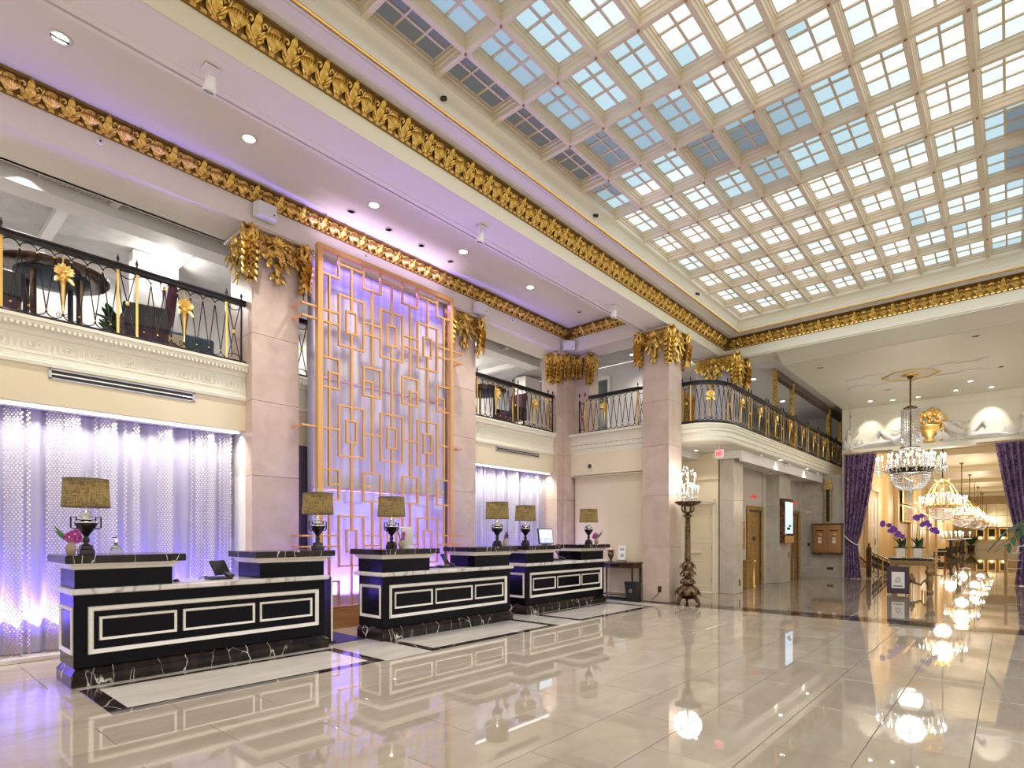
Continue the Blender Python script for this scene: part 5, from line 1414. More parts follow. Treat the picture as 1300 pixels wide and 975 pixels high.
# ================================================================ RELIEF FRIEZE OVER THE ARCH
rw = struct('trim_3', (23.56, 2.05, 4.5))
obj('border', G().box(-0.03, 0, -2.40, 2.34, 0.10, 0.14).box(-0.03, 0, -2.40, 2.34, 1.30, 1.35).box(-0.03, 0, 2.28, 2.34, 0.10, 1.35).box(-0.03, 0, -2.40, -2.34, 0.10, 1.35), M['ivory'], rw)
PL = mat('white_stucco', (0.86,0.84,0.80), 0.5)
def figure(ox, sgn, label):
    t = thing('relief_figure', label, 'relief', (23.545, ox, 4.62))
    def P(y, z, d=0.04): return (-d, -sgn*y, z)
    g = G()
    g.tube([P(-0.95,0.62,.05),P(-0.85,0.52,.07),P(-0.70,0.38,.08),P(-0.52,0.26,.08),P(-0.35,0.22,.08)], [0.07,0.13,0.12,0.10,0.12], 8)       # torso leaning back
    g.tube([P(-0.95,0.62),P(-0.98,0.70)], [0.05,0.045], 8)
    g.tube([P(-0.38,0.20,.08),P(-0.12,0.42,.08),P(0.02,0.55,.07)], [0.11,0.08,0.055], 8)                                                   # thigh up
    g.tube([P(0.02,0.55,.07),P(0.18,0.30,.06),P(0.30,0.08,.05),P(0.42,0.05,.04)], [0.058,0.06,0.035,0.03], 8)
    g.tube([P(-0.38,0.15,.06),P(0.02,0.16,.07),P(0.40,0.14,.06),P(0.75,0.06,.05),P(0.85,0.08,.04)], [0.10,0.085,0.06,0.035,0.028], 8)      # leg along the ground
    g.tube([P(-0.86,0.56,.09),P(-0.66,0.62,.10),P(-0.45,0.50,.10),P(-0.30,0.58,.09)], [0.05,0.04,0.035,0.025], 7)                          # arm
    g.tube([P(-0.92,0.52,.05),P(-1.12,0.34,.05),P(-1.05,0.10,.05)], [0.05,0.04,0.03], 7)
    obj('body', g, PL, t)
    h = G().ball(P(-1.02,0.80,.07), 0.085, 0, 10, 7, (0.8, 0.9, 1.15)); h.ball(P(-0.945,0.79,.08), 0.018, 0, 6, 4)
    for q in range(7): h.ball(P(-1.06-0.02*math.sin(q), 0.80+0.05*math.cos(q*0.9), .07), 0.035, 0, 6, 4)
    obj('head', h, PL, t)
    d = G()
    for q in range(6): d.tube([P(-0.9+0.25*q, 0.14+0.05*math.sin(q*2), .03), P(-0.75+0.26*q, 0.05, .05), P(-0.55+0.27*q, 0.10, .03)], [0.02,0.04,0.015], 6)
    obj('drapery', d, PL, t)
    c = G().tube([P(1.0,0.55,.04),P(1.0,0.38,.06),P(1.02,0.22,.05)], [0.05,0.08,0.07], 8)
    c.ball(P(0.99,0.66,.05), 0.07, 0, 8, 6); c.tube([P(1.0,0.48),P(0.82,0.52),P(0.68,0.62)], [0.035,0.03,0.02], 6)
    c.tube([P(1.02,0.22),P(0.90,0.10),P(0.95,0.0)], [0.05,0.04,0.03], 6); c.tube([P(1.02,0.22),P(1.14,0.10),P(1.10,0.0)], [0.05,0.04,0.03], 6)
    obj('cherub', c, PL, t)
    w = G()
    for q in range(9): w.leaf(P(-1.15+0.27*q, 0.02, .02), (-0.1, -sgn*0.3*(-1)**q, 1), (-1, 0, 0), 0.34, 0.16, 0.07, 0.05)
    obj('foliage', w, PL, t)
figure(3.42, -1, 'white stucco relief of a reclining figure, left of the gilt urn')
figure(0.70, 1, 'white stucco relief of a reclining figure, right of the gilt urn')
t = thing('relief_urn', 'gilded relief of a flower-filled urn over the corridor arch', 'relief', (23.55, 2.05, 4.66))
obj('urn', G().lathe([(0.20,0.0),(0.22,0.05),(0.12,0.10),(0.10,0.16),(0.26,0.30),(0.33,0.46),(0.30,0.52),(0.36,0.58)], 18, (0,0,0), 0, True, 0.35, 1.0), M['golds'], t)
R = random.Random(4); g = G()
for k in range(46):
    y = R.uniform(-0.42, 0.42); z = 0.62+R.uniform(0, 0.5)*(1-abs(y)*0.9); g.ball((-0.05-R.uniform(0,.04), y, z), R.uniform(0.045, 0.075), 0, 7, 4)
for k in range(22):
    a = -1.7+3.4*k/21; g.leaf((-0.04, 0.25*math.sin(a), 0.66+0.2*math.cos(a)), (0, math.sin(a), math.cos(a)), (-1,0,0), 0.2, 0.09, 0.04, 0.03)
obj('flowers', g, M['golds'], t)
for e in (-1, 1):
    g = G()
    for q in range(8): g.ball((-0.06, e*0.36+0.03*math.sin(q*2), 0.50-0.06*q), 0.05, 0, 7, 4)
    obj('garland', g, M['golds'], t)

# ceiling medallion and rosette of the chandelier
t = thing('ceiling_medallion', 'gilt ribbon rosette with white stucco sprays around the chandelier rod', 'ornament', (19.64, 2.15, 6.10))
obj('rosette', G().lathe([(0.0,-0.05),(0.12,-0.05),(0.2,-0.03),(0.22,0.0)], 24), M['golds'], t)
P_ = []
for k in range(64):
    a = 2*PI*k/64; r_ = 0.60+0.035*math.sin(a*8)+(0.06 if k % 16 < 2 else 0); P_.append((r_*math.cos(a), r_*math.sin(a), -0.012))
obj('ring', G().tube(P_, 0.018, 5, closed=True), M['golds'], t)
for sx_ in (-1, 1):
    for sy_ in (-1, 1):
        g = G()
        for q in range(7):
            yy = sy_*(0.45+0.17*q); xx = sx_*(0.55+0.10*math.sin(q*1.1))
            g.leaf((xx, yy, -0.004), (0.35*sx_*(-1)**q, sy_, 0), (0,0,-1), 0.26, 0.11, 0.01, 0.02)
        obj('spray', g, PL, t)

# ================================================================ CHANDELIERS
def make_chandelier(label, gilt, ztop, big=True):
    """origin at bowl bottom; total height to ztop"""
    t = thing('chandelier', label, 'chandelier')
    met = M['golds'] if gilt else M['bronze']
    H = ztop
    obj('rod', G().tube([(0,0,1.0),(0,0,H)], 0.022, 6), M['bronze'], t)
    obj('ceiling_rose', G().lathe([(0.02,H-0.12),(0.10,H-0.03),(0.12,H)], 12), M['bronze'], t)
    n = 22; R0 = 0.80
    cr = G()
    if not gilt:
        obj('crown_plate', G().lathe([(0.03,2.30),(0.16,2.34),(0.18,2.36),(0.05,2.42)], 16).lathe([(0.03,1.22),(0.24,1.21),(0.25,1.24),(0.03,1.27)], 18), met, t)
        for q in range(20):
            a = 2*PI*q/20
            for k in range(14): cr.octa((0.215*math.cos(a), 0.215*math.sin(a), 1.27+0.078*k), 0.020, 0.042)
    else:
        g = G()
        for q in range(8):
            a = 2*PI*q/8; c, s_ = math.cos(a), math.sin(a)
            g.tube([(0.04*c,0.04*s_,1.75),(0.16*c,0.16*s_,1.66),(0.34*c,0.34*s_,1.45),(0.52*c,0.52*s_,1.10),(0.60*c,0.60*s_,0.72)], 0.014, 5)
            g.leaf((0.2*c,0.2*s_,1.6), (c,s_,0.3), (-c*.3,-s_*.3,1), 0.16, 0.09, 0.06, 0.02)
        obj('crown_scrolls', g, met, t)
    ringz = 0.62
    obj('ring', G().lathe([(0.50,ringz-0.03),(0.56,ringz-0.02),(0.56,ringz+0.03),(0.50,ringz+0.03)], 32), met, t)
    for tier, (rr_, zz, nn) in enumerate(((R0, 0.72, n), (0.52, 0.82, 12))):
        for q in range(nn):
            a = 2*PI*q/nn+tier*0.2; c, s_ = math.cos(a), math.sin(a)
            obj('arm', G().tube([(0.45*c*.8,0.45*s_*.8,ringz),(rr_*0.75*c,rr_*0.75*s_,zz-0.16),(rr_*c,rr_*s_,zz-0.06),(rr_*c,rr_*s_,zz)], 0.010, 4), met if gilt else M['crystal'], t)
            cd = obj('candle', G().lathe([(0.035,zz),(0.014,zz+0.02),(0.014,zz+0.20)], 7, (rr_*c, rr_*s_, 0)), M['white'], t)
            obj('bulb', G().ball((rr_*c, rr_*s_, zz+0.24), 0.022, 0, 6, 5, (1,1,1.9)), M['bulbc'], cd)
            for k in range(4):
                cr.octa((rr_*c, rr_*s_, zz-0.05-0.07*k), 0.020, 0.034)
            for k in range(3):
                cr.octa(((rr_+0.045)*math.cos(a+0.10*(k-1)), (rr_+0.045)*math.sin(a+0.10*(k-1)), zz-0.10-0.04*(k % 2)), 0.016, 0.028)
    obj('rim_band', G().lathe([(0.46,0.50),(0.475,0.50),(0.475,0.53),(0.46,0.53)], 28), met, t)
    for ringk in range(11):
        u_ = ringk/10; r_ = 0.46*math.cos(u_*1.35)**0.8+0.01; z = 0.50-0.46*math.sin(u_*PI/2)
        m_ = max(6, int(r_*2*PI/0.052))
        for q in range(m_):
            a = 2*PI*(q+0.5*(ringk % 2))/m_; cr.octa((r_*math.cos(a), r_*math.sin(a), z), 0.021, 0.030)
    for q in range(26):
        a = 2*PI*q/26
        for k in range(5):
            w_ = k/5; cr.octa(((0.25+0.5*w_)*math.cos(a), (0.25+0.5*w_)*math.sin(a), 1.15-0.42*w_-0.25*w_*(1-w_)), 0.016, 0.030)
    cr.octa((0,0,-0.02), 0.04, 0.06)
    obj('crystal_drops', cr, M['crystal'], t, kind='stuff')
    lamp('chandelier_lamp', 'POINT', (0, 0, 1.15), 110 if not gilt else 260, WARM if gilt else SOFT, 0.35, parent=t)
    lamp('basket_lamp', 'POINT', (0, 0, 0.30), 18, SOFT, 0.3, parent=t)
    return t
ch = make_chandelier('largest crystal chandelier, hanging under the foyer medallion before the arch', False, 6.08-2.80)
ch.location = (19.64, 2.15, 2.80)
cg_ = make_chandelier('gilt crystal chandelier nearest beyond the arch', True, 5.85-2.16)
cg_.location = (29.8, 2.15, 2.16)
names = ['second', 'third', 'fourth', 'fifth', 'sixth', 'last and smallest']
for k, x in enumerate((42.0, 50.5, 57.5, 63.5, 69.0, 74.0)):
    c = cg_.copy(); COL.objects.link(c); c['label'] = '%s gilt chandelier beyond the arch, in the row down the corridor' % names[k]
    c.location = (x, 2.15, 2.05)
    for p in cg_.children:
        if p.type == 'LIGHT' and k % 2: continue
        q = p.copy(); COL.objects.link(q); q.parent = c
        if k < 2:
            for r_ in p.children: s_ = r_.copy(); COL.objects.link(s_); s_.parent = q
        elif p.name.startswith('candle'):
            for r_ in p.children: s_ = r_.copy(); COL.objects.link(s_); s_.parent = q
for c in [ch, cg_]: pass

# ================================================================ FOYER TABLE WITH ORCHIDS
t = thing('center_table', 'carved dark gilt table with a marble top in the foyer', 'table', (18.75, 2.02, 0), 0.0)
gt = mat('antique_giltwood', (0.30,0.19,0.08), 0.4, 0.5)
obj('top', G().box(-0.32, 0.32, -0.50, 0.50, 0.88, 0.93, 0, .012), M['blackmarble'], t)
g = G().box(-0.28, 0.28, -0.46, 0.46, 0.74, 0.88, 0, .006)
for q in range(11): g.ball((-0.285, -0.40+0.08*q, 0.80), 0.028, 0, 6, 4)
for q in range(6): g.ball((-0.22+0.09*q, -0.465, 0.80), 0.028, 0, 6, 4)
obj('apron', g, gt, t)
for a in (-1, 1):
    for b in (-1, 1):
        g = G().lathe([(0.055,0),(0.06,0.06),(0.03,0.08),(0.035,0.12),(0.05,0.3),(0.06,0.42),(0.035,0.46),(0.06,0.5),(0.095,0.56),(0.09,0.62),(0.045,0.66),(0.07,0.70),(0.075,0.74)], 12, (a*0.22, b*0.40, 0))
        obj('leg', g, gt, t)
g = G()
for e in (-1, 1):
    g.tube([(0, e*0.38, 0.20), (0, e*0.28, 0.34), (0, e*0.2, 0.22), (0, 0, 0.30)], [0.03,0.04,0.035,0.04], 7)
    g.tube([(0.2*e, -0.38, 0.16), (0.1*e, -0.38, 0.24), (0, -0.38, 0.20)], 0.03, 6); g.tube([(0.2*e, 0.38, 0.16), (0.1*e, 0.38, 0.24), (0, 0.38, 0.20)], 0.03, 6)
g.ball((0, 0, 0.36), 0.08, 0, 8, 6); g.lathe([(0.05,0.4),(0.02,0.44),(0.04,0.48),(0,0.52)], 8)
obj('stretcher', g, gt, t)
for k, (y, lab, col, h) in enumerate(((0.24, 'silvered planter of pale violet orchids at the left end of the foyer table', 'orchidv', 0.75), (-0.14, 'silvered planter of purple orchids at the right end of the foyer table', 'orchidv', 0.95))):
    p = thing('orchid_planter', lab, 'plant', (18.75, 2.02+y, 0.932))
    obj('planter', G().box(-0.10, 0.10, -0.10, 0.10, 0, 0.27, 0, .006), mat('silvered_planter_%d' % k, (0.55,0.50,0.42), 0.25, 0.5), p)
    obj('rim', G().box(-0.13, 0.13, -0.15, 0.15, 0.27, 0.30, 0, .004), M['dark'], p)
    g = G()
    for q in range(8):
        a = 2*PI*q/8; g.leaf((0,0.02*q-0.07,0.30), (math.cos(a)*.5, math.sin(a)*.6, 0.8), (math.cos(a), math.sin(a), 0.1), 0.30, 0.05, 0.05, 0.01, jag=False)
    obj('foliage', g, M['palm'], p)
    for q in range(3):
        a = -1 if k == 0 else 1; sy = (q-1)*0.5+(-0.35 if k else 0.35)
        tip = (0, 0.30*sy+(0.10 if k == 0 else -0.06), 0.30+h*(0.45+0.2*q))
        st = obj('flower_stem', G().tube([(0,0.05*(q-1),0.3),(0,0.12*sy,0.3+h*0.5),tip], 0.006, 5), M['green'], p)
        bl = G()
        for w_ in range(5):
            c0 = (tip[0]+R.uniform(-.05,.05), tip[1]+R.uniform(-.09,.09), tip[2]+R.uniform(-.06,.05))
            for e in range(5):
                an = 2*PI*e/5; bl.leaf(c0, (-0.3, math.cos(an), math.sin(an)), (-1,0,0), 0.07, 0.06, 0.01, 0.01, jag=False)
        obj('blossoms', bl, M[col], p)
t = thing('book_stack', 'flat stack of pale magazines on the left front of the foyer table', 'magazines', (18.58, 2.38, 0.932))
for q in range(2): obj('magazine', G().box(-0.11, 0.11, -0.15, 0.15, q*0.012, q*0.012+0.011, 0, .002), M['white'], t, None, 0.2*q)
# sign board in front of the table
t = thing('floor_sign', 'purple framed floor sign with a white notice, left of the foyer table', 'sign', (17.70, 2.20, 0), 0.10)
obj('board', G().box(-0.03, 0.03, -0.24, 0.24, 0.04, 0.74, 0, .006), mat('aubergine_board', (0.045,0.02,0.04), 0.35), t)
obj('notice', G().box(-0.036, -0.03, -0.14, 0.14, 0.18, 0.60, 0, .001), M['white'], t)
g = G().tube([(-0.038, 0.06, 0.34), (-0.038, 0, 0.48), (-0.038, -0.06, 0.34), (-0.038, 0.06, 0.34)], 0.006, 4).box(-0.039, -0.036, -0.10, 0.10, 0.22, 0.25).tube([(-0.038, 0.05*math.cos(q*PI/4), 0.40+0.05*math.sin(q*PI/4)) for q in range(8)], 0.004, 4, closed=True)
obj('emblem', g, mat('ink_grey', (0.15,0.13,0.16), 0.6), t)
for e in (-1, 1): obj('foot', G().ball((0, e*0.18, 0.02), 0.035, 0, 8, 5, (2, 1, .6)), M['chrome'], t)

# ================================================================ CORRIDOR BEYOND THE ARCH
co = struct('wall_corridor')
IV = mat('warm_ivory_panelling', (0.84,0.66,0.38), 0.45)
g = G().box(23.9, 80, 4.45, 4.6, 0, 6.0).box(23.9, 80, -0.75, -0.6, 0, 6.0).box(80, 80.2, -0.7, 4.6, 0, 6.0)
obj('panelled_wall', g, IV, co)
obj('corridor_ceiling', G().box(23.9, 80, -0.7, 4.6, 5.85, 5.95), M['ivory'], co)
g = G()
for x in (36, 46, 56, 66, 76): g.box(x, x+0.6, -0.6, 4.45, 5.55, 5.85)
g.box(23.9, 80, 4.30, 4.45, 5.5, 5.85).box(23.9, 80, -0.6, -0.45, 5.5, 5.85).box(24.2, 80, 4.38, 4.45, 0, 0.25)
obj('ceiling_beam', g, M['ivory'], co)
g = G()
for x in (26.6, 31.5, 34.6, 39.5, 44, 49, 55, 62, 70): g.box(x, x+0.55, 4.30, 4.45, 0.25, 5.4, 0, .01)
obj('pilaster', g, IV, co)
for k, x in enumerate((28.6, 42.0)):
    d = struct('door_%d' % (k+2), (x, 4.44, 0))
    obj('leaf', G().box(-0.8, -0.01, -0.03, 0.0, 0, 3.2, 0, .005).box(0.01, 0.8, -0.03, 0.0, 0, 3.2, 0, .005), M['white'], d)
    obj('frame', G().box(-0.95, -0.8, -0.07, 0, 0, 3.4, 0, .01).box(0.8, 0.95, -0.07, 0, 0, 3.4, 0, .01).box(-1.05, 1.05, -0.12, 0, 3.4, 3.62, 0, .01), M['ivory'], d)
    for e in (-1, 1):
        for z0, z1 in ((0.2, 0.9), (1.05, 1.9), (2.05, 3.05)):
            obj('panel', frame_g(e*0.41-0.28, e*0.41+0.28, z0, z1, 0.035, 0.015), M['ivory'], d, (0, -0.03, 0))
        obj('handle', G().tube([(e*0.08,-0.03,1.4),(e*0.08,-0.07,1.4),(e*0.08,-0.07,1.15),(e*0.08,-0.03,1.15)], 0.012, 5), M['brass'], d)
# paintings on the corridor wall
def abstract(name, cols):
    m = mat(name, cols[0], 0.6)
    return noise_color(m, [(0.25+0.5*i/(len(cols)-1), c) for i, c in enumerate(cols)], 2.2, 3, dist=1.5)
for x0, x1, z0, z1, cols, lab in ((36.0, 40.2, 3.2, 4.65, [(0.1,0.08,0.05),(0.18,0.26,0.32),(0.5,0.35,0.18),(0.3,0.4,0.45)], 'upper blue and brown landscape painting on the corridor wall'),
                            (36.0, 40.2, 1.95+0.3, 3.15, [(0.08,0.10,0.03),(0.45,0.2,0.04),(0.7,0.4,0.1),(0.2,0.15,0.05)], 'lower orange and brown landscape painting on the corridor wall'),):
    t = thing('painting', lab, 'painting', ((x0+x1)/2, 4.28, z0)); w = (x1-x0)/2
    obj('canvas', G().box(-w+0.05, w-0.05, -0.03, 0.0, 0.04, z1-z0-0.04), abstract('painted_canvas', cols), t)
    obj('frame', frame_g(-w, w, 0, z1-z0, 0.09, 0.06), M['golds'], t)
t = thing('painting', 'small dark red painting deeper along the corridor wall', 'painting', (46.5, 4.28, 2.2))
obj('canvas', G().box(-1.2, 1.2, -0.03, 0, 0, 0.7), abstract('painted_canvas', [(0.2,0.04,0.02),(0.35,0.1,0.05),(0.1,0.03,0.02)]), t)
obj('frame', frame_g(-1.25, 1.25, -0.05, 0.75, 0.07, 0.04), M['golds'], t)
# stair balustrade descending beside the wall
t = thing('stair_railing', 'dark stair railing sinking beside the corridor wall, behind the foyer table', 'railing', (25.0, 4.02, 0))
def rpt(u_): return (u_*5.0, -0.15*u_, 0.95-0.62*u_)
obj('handrail', G().tube([rpt(k/8) for k in range(9)], [0.045]*9, 6), M['darkwood'], t)
obj('bottom_rail', G().tube([(rpt(k/8)[0], rpt(k/8)[1], max(0.03, rpt(k/8)[2]-0.72)) for k in range(9)], 0.02, 5), M['iron'], t)
for k in range(7):
    p = rpt(k/6); z0 = max(0.0, p[2]-0.75)
    obj('baluster', G().box(p[0]-0.025, p[0]+0.025, p[1]-0.02, p[1]+0.02, z0, p[2], 0, .003), M['golds'] if k % 3 == 0 else M['bronze'], t)
    if k < 6:
        p2_ = rpt((k+1)/6); g = G()
        for q in range(4):
            a = p[0]+(p2_[0]-p[0])*(q+0.5)/4; zz = p[2]-0.1*q/1.0*0.26
            g.tube([(a-0.07, p[1], zz-0.55), (a+0.07, p[1], zz-0.12)], 0.014, 4); g.tube([(a+0.07, p[1], zz-0.55), (a-0.07, p[1], zz-0.12)], 0.014, 4)
        obj('lattice_panel', g, M['iron'], t)
obj('newel', G().box(-0.08, 0.08, -0.08, 0.08, 0, 1.05, 0, .008).add([], []), M['darkwood'], t)
obj('newel_cap', G().lathe([(0.06,1.05),(0.08,1.09),(0.03,1.13),(0.045,1.2),(0,1.28)], 10), M['darkwood'], t)
t = thing('handrail', 'bronze wall handrail just beyond the left drape', 'railing', (24.0, 4.40, 0))
obj('rail', G().tube([(0.05,0,1.0),(0.6,-0.02,0.88),(2.4,-0.05,0.45)], 0.028, 6), M['bronze'], t)
for x, z in ((0.6, 0.88), (1.6, 0.64)): obj('bracket', G().tube([(x,-0.02,z),(x,0.0,z-0.08),(x,0.05,z-0.08)], 0.012, 5), M['brass'], t)
# crystal candle stands along the corridor
def cstand(x, y, lab, n=6):
    t = thing('candle_stand', lab, 'lamp', (x, y, 0))
    obj('pedestal', G().lathe([(0.22,0),(0.24,0.08),(0.12,0.14),(0.10,0.5),(0.16,0.62),(0.10,0.70),(0.08,1.10),(0.22,1.17),(0.24,1.21)], 14), M['dark'], t)
    obj('tray', G().lathe([(0.24,1.21),(0.62,1.27),(0.62,1.31),(0.2,1.29)], 20), M['crystal'], t)
    for k in range(n*2):
        a = 2*PI*k/(n*2); r_ = 0.55
        c = obj('candle', G().lathe([(0.03,1.31),(0.03,1.70)], 7, (r_*math.cos(a), r_*math.sin(a), 0)), M['white'], t)
        obj('bulb', G().ball((r_*math.cos(a), r_*math.sin(a), 1.76), 0.035, 0, 6, 5, (1,1,1.8)), M['bulb'], c)
    lamp('stand_lamp', 'POINT', (0, 0, 2.0), 60, SOFT, 0.3, parent=t)
cstand(50.0, 3.15, 'crystal candle stand nearest along the left side of the corridor')
cstand(62.0, 3.10, 'second crystal candle stand, deeper in the corridor', 3)
# dark settees and low table
def armchair(x, y, r, lab, m_='dark'):
    t = thing('armchair', lab, 'chair', (x, y, 0), r)
    obj('seat', G().box(-0.35, 0.35, -0.35, 0.35, 0.2, 0.46, 0, .03), M[m_], t); obj('backrest', G().rbox((0, 0.32, 0.72), (0.7, 0.12, 0.75), 0, 0, -0.1, .03), M[m_], t)
    for e in (-1, 1):
        obj('armrest', G().box(e*0.36-0.05, e*0.36+0.05, -0.33, 0.33, 0.2, 0.66, 0, .02), M[m_], t)
        for b in (-0.28, 0.28): obj('leg', G().box(e*0.3-0.02, e*0.3+0.02, b-0.02, b+0.02, 0, 0.2), M['darkwood'], t)
    return t
armchair(46.5, 3.25, PI, 'black armchair in the corridor in front of the first candle stand')
armchair(53.0, 3.3, PI, 'black armchair in the corridor between the candle stands')
armchair(57.0, 3.3, PI, 'black armchair in the corridor, farther than the other two')
t = thing('side_table', 'small side table with pale top and orange wooden legs in the corridor', 'table', (39.0, 2.95, 0))
for a, b in ((-1,-1),(-1,1),(1,-1),(1,1)): obj('leg', G().tube([(a*0.24,b*0.26,0),(a*0.2,b*0.22,0.64)], 0.03, 5), M['wood'], t)
obj('top', G().box(-0.28, 0.28, -0.30, 0.30, 0.64, 0.68, 0, .006), M['white'], t); obj('shelf', G().box(-0.24, 0.24, -0.26, 0.26, 0.2, 0.23, 0, .004), M['white'], t)
t = thing('rope_post', 'slim wooden post with a folded chair beside the right drape', 'post', (22.95, 0.12, 0))
obj('post', G().box(-0.035, 0.035, -0.035, 0.035, 0, 1.18, 0, .005), M['wood'], t)
for z in (0.55, 0.8, 1.02): obj('rail', G().tube([(0,-0.03,z),(0.03,-0.22,z-0.02),(0,-0.36,z)], 0.012, 5), M['white'], t)
# bar at the far end
t = thing('bar_counter', 'long pale counter across the far end of the corridor', 'counter', (77.5, 1.9, 0))
obj('front', G().box(-0.4, 0.4, -2.4, 1.9, 0, 0.98, 0, .01), M['ivory'], t); obj('top', G().box(-0.5, 0.5, -2.45, 1.95, 0.98, 1.04, 0, .01), M['whitemarble'], t)
MIR = mat('antique_mirror', (0.55,0.50,0.36), 0.12, 0.9)
t = thing('mirror_wall', 'tall panelled mirror wall above the far bar', 'mirror', (79.95, 1.93, 0))
for i in range(6):
    for j in range(4): obj('pane', G().box(-0.03, 0, -2.45+i*0.83+0.01, -2.45+(i+1)*0.83-0.01, 2.4+j*0.62+0.01, 2.4+(j+1)*0.62-0.01, 0, .004), MIR, t)
for k, y in enumerate((0.9, -0.05, -1.0)):
    t = thing('arched_niche', ['left', 'middle', 'right'][k]+' gilt niche with a dark picture behind the far bar', 'niche', (79.9, 1.6+y, 1.05))
    obj('back', G().box(-0.03, 0, -0.36, 0.36, 0, 1.25, 0, .01), M['golds'], t); obj('picture', G().box(-0.06, -0.03, -0.26, 0.26, 0.35, 1.15, 0, .005), M['dark'], t)
    obj('lamp_shade', G().lathe([(0.16,0.12),(0.10,0.32)], 12, (-0.3, 0, 0)), emis('amber_shade', (1.0,0.75,0.35), 3), t); obj('lamp_foot', G().lathe([(0.08,0),(0.03,0.03),(0.03,0.12)], 8, (-0.3,0,0)), M['brass'], t)
t = thing('palm', 'dark green palm standing at the left of the far bar', 'plant', (75.5, 3.1, 0))
obj('pot', G().lathe([(0.25,0),(0.35,0.5),(0.32,0.5)], 12), M['dark'], t)
g = G()
for q in range(14):
    a = 2*PI*q/14; g.leaf((0,0,0.5), (math.cos(a)*.5, math.sin(a)*.5, 1), (math.cos(a), math.sin(a), 0), 1.1, 0.22, 0.2, 0.15)
obj('frond', g, M['palm'], t)
# palm frond reaching in from the right of the arch
t = thing('palm', 'potted palm at the right edge, fronds hanging before the right drape', 'plant', (15.0, -0.62, 0))
obj('pot', G().lathe([(0.24,0),(0.32,0.05),(0.36,0.5),(0.33,0.5),(0.3,0.42),(0.0,0.42)], 18), M['bronze'], t)
obj('trunk', G().lathe([(0.06,0.42),(0.045,1.2),(0.04,1.8)], 8), M['darkwood'], t)
for q in range(9):
    a = 2*PI*q/9+PI/2; c, s_ = math.cos(a), math.sin(a); L = 0.85
    pts = [(c*L*u_, s_*L*u_, 1.8+0.62*u_-1.05*u_*u_) for u_ in [k/10 for k in range(11)]]
    fr_ = obj('frond', G().tube(pts, [0.012-0.0008*k for k in range(11)], 5), M['palm'], t)
    g = G()
    for k in range(2, 11):
        for e in (-1, 1):
            g.leaf(pts[k], (c*0.6-e*s_*0.8, s_*0.6+e*c*0.8, -0.75), (c*.3, s_*.3, 1), 0.42-0.014*k, 0.055, 0.0, 0.02, seg=3, jag=False)
    obj('leaflets', g, M['palm'], fr_)
# foyer downlights and frieze spots
FDL = ['unlit foyer ceiling downlight nearest the side balcony', 'lit downlight before the frieze, leftmost of its row', 'lit downlight before the frieze, second from the left', 'lit downlight before the frieze, second from the right', 'lit downlight before the frieze, rightmost of its row', 'lit foyer downlight right of the medallion', 'unlit foyer downlight farthest right of the medallion', 'unlit foyer downlight left behind the medallion', 'unlit foyer downlight right of the medallion, nearest the beam', 'lit downlight before the frieze, over the gilt urn']
for k, (x, y) in enumerate(((17.2, 3.9), (22.6, 3.6), (22.9, 3.0), (22.7, 1.3), (22.9, 0.45), (21.6, 0.9), (20.3, 0.2), (21.2, 2.9), (16.8, 0.6), (22.95, 2.3))):
    t = thing('downlight', FDL[k], 'light', (x, y, 6.10), group='downlights in the foyer ceiling')
    obj('rim', G().lathe([(0.085,0),(0.09,-0.006),(0.065,-0.008),(0.06,0.0)], 14), M['white'], t)
    obj('lens', G().lathe([(0.0,-0.004),(0.06,-0.004)], 12), M['down'] if x > 22 or k in (5,) else M['ceil'], t)
for y, p in ((3.75, 60), (2.9, 60), (2.05, 30), (0.5, 80)):
    lamp('frieze_lamp', 'SPOT', (22.7, y, 6.05), p, SOFT, 0.04, aim=(23.55, y, 5.05), spot=0.85, blend=0.6)

# ================================================================ UPPER GALLERY DETAILS
# gilt frames with a dark valance between foyer and side gallery
fr_t = thing('gallery_screen', 'gilt and dark framed openings above the side balcony railing', 'screen', (20.3, 5.15, 4.2))
for x, w in ((17.5, 0.10), (19.2, 0.11), (24.0, 0.30), (25.9, 0.10)):
    f = obj('post', G().box(x-20.3-w/2, x-20.3+w/2, -0.05, 0.05, 0, 2.16, 0, .006), M['darkwood'], fr_t)
    g = G()
    for q in range(18): g.ball((x-20.3+0.02*math.sin(q*1.3), -0.055, 0.08+0.115*q), 0.026, 0, 6, 4, (w/0.1*.7, .5, 1.3))
    obj('gilt_carving', g, M['gold'], f)
    obj('gilt_edge', G().box(x-20.3-w/2-0.012, x-20.3-w/2, -0.055, 0.055, 0, 2.16, 0, .004), M['gold'], f)
obj('valance', G().box(-2.85, 5.75, -0.03, 0.03, 1.98, 2.17, 0, .004), M['darkwood'], fr_t)
x = -2.8
while x < 5.6:
    obj('tooth', G().box(0, 0.06, -0.028, 0.028, 0, 0.12, 0, .003) if 'tm' not in CH else CH['tm'], M['darkwood'] if 'tm' not in CH else None, fr_t, (x, 0, 1.87)); x += 0.14
for k, x in enumerate((17.5, 22.0)):
    t = thing('elevator_door', ('nearer' if k == 0 else 'farther')+' golden elevator doorway on the upper side gallery', 'elevator', (x, 7.95, 4.2))
    obj('leaf', G().box(-0.6, 0.6, -0.02, 0.02, 0, 1.75), emis('lit_brass_door', (1.0,0.62,0.15), 0.35, (0.8,0.5,0.15)) if False else M['brass'], t)
    obj('frame', G().box(-0.7, -0.6, -0.06, 0.02, 0, 1.85).box(0.6, 0.7, -0.06, 0.02, 0, 1.85).box(-0.7, 0.7, -0.06, 0.02, 1.75, 1.95), M['golds'], t)
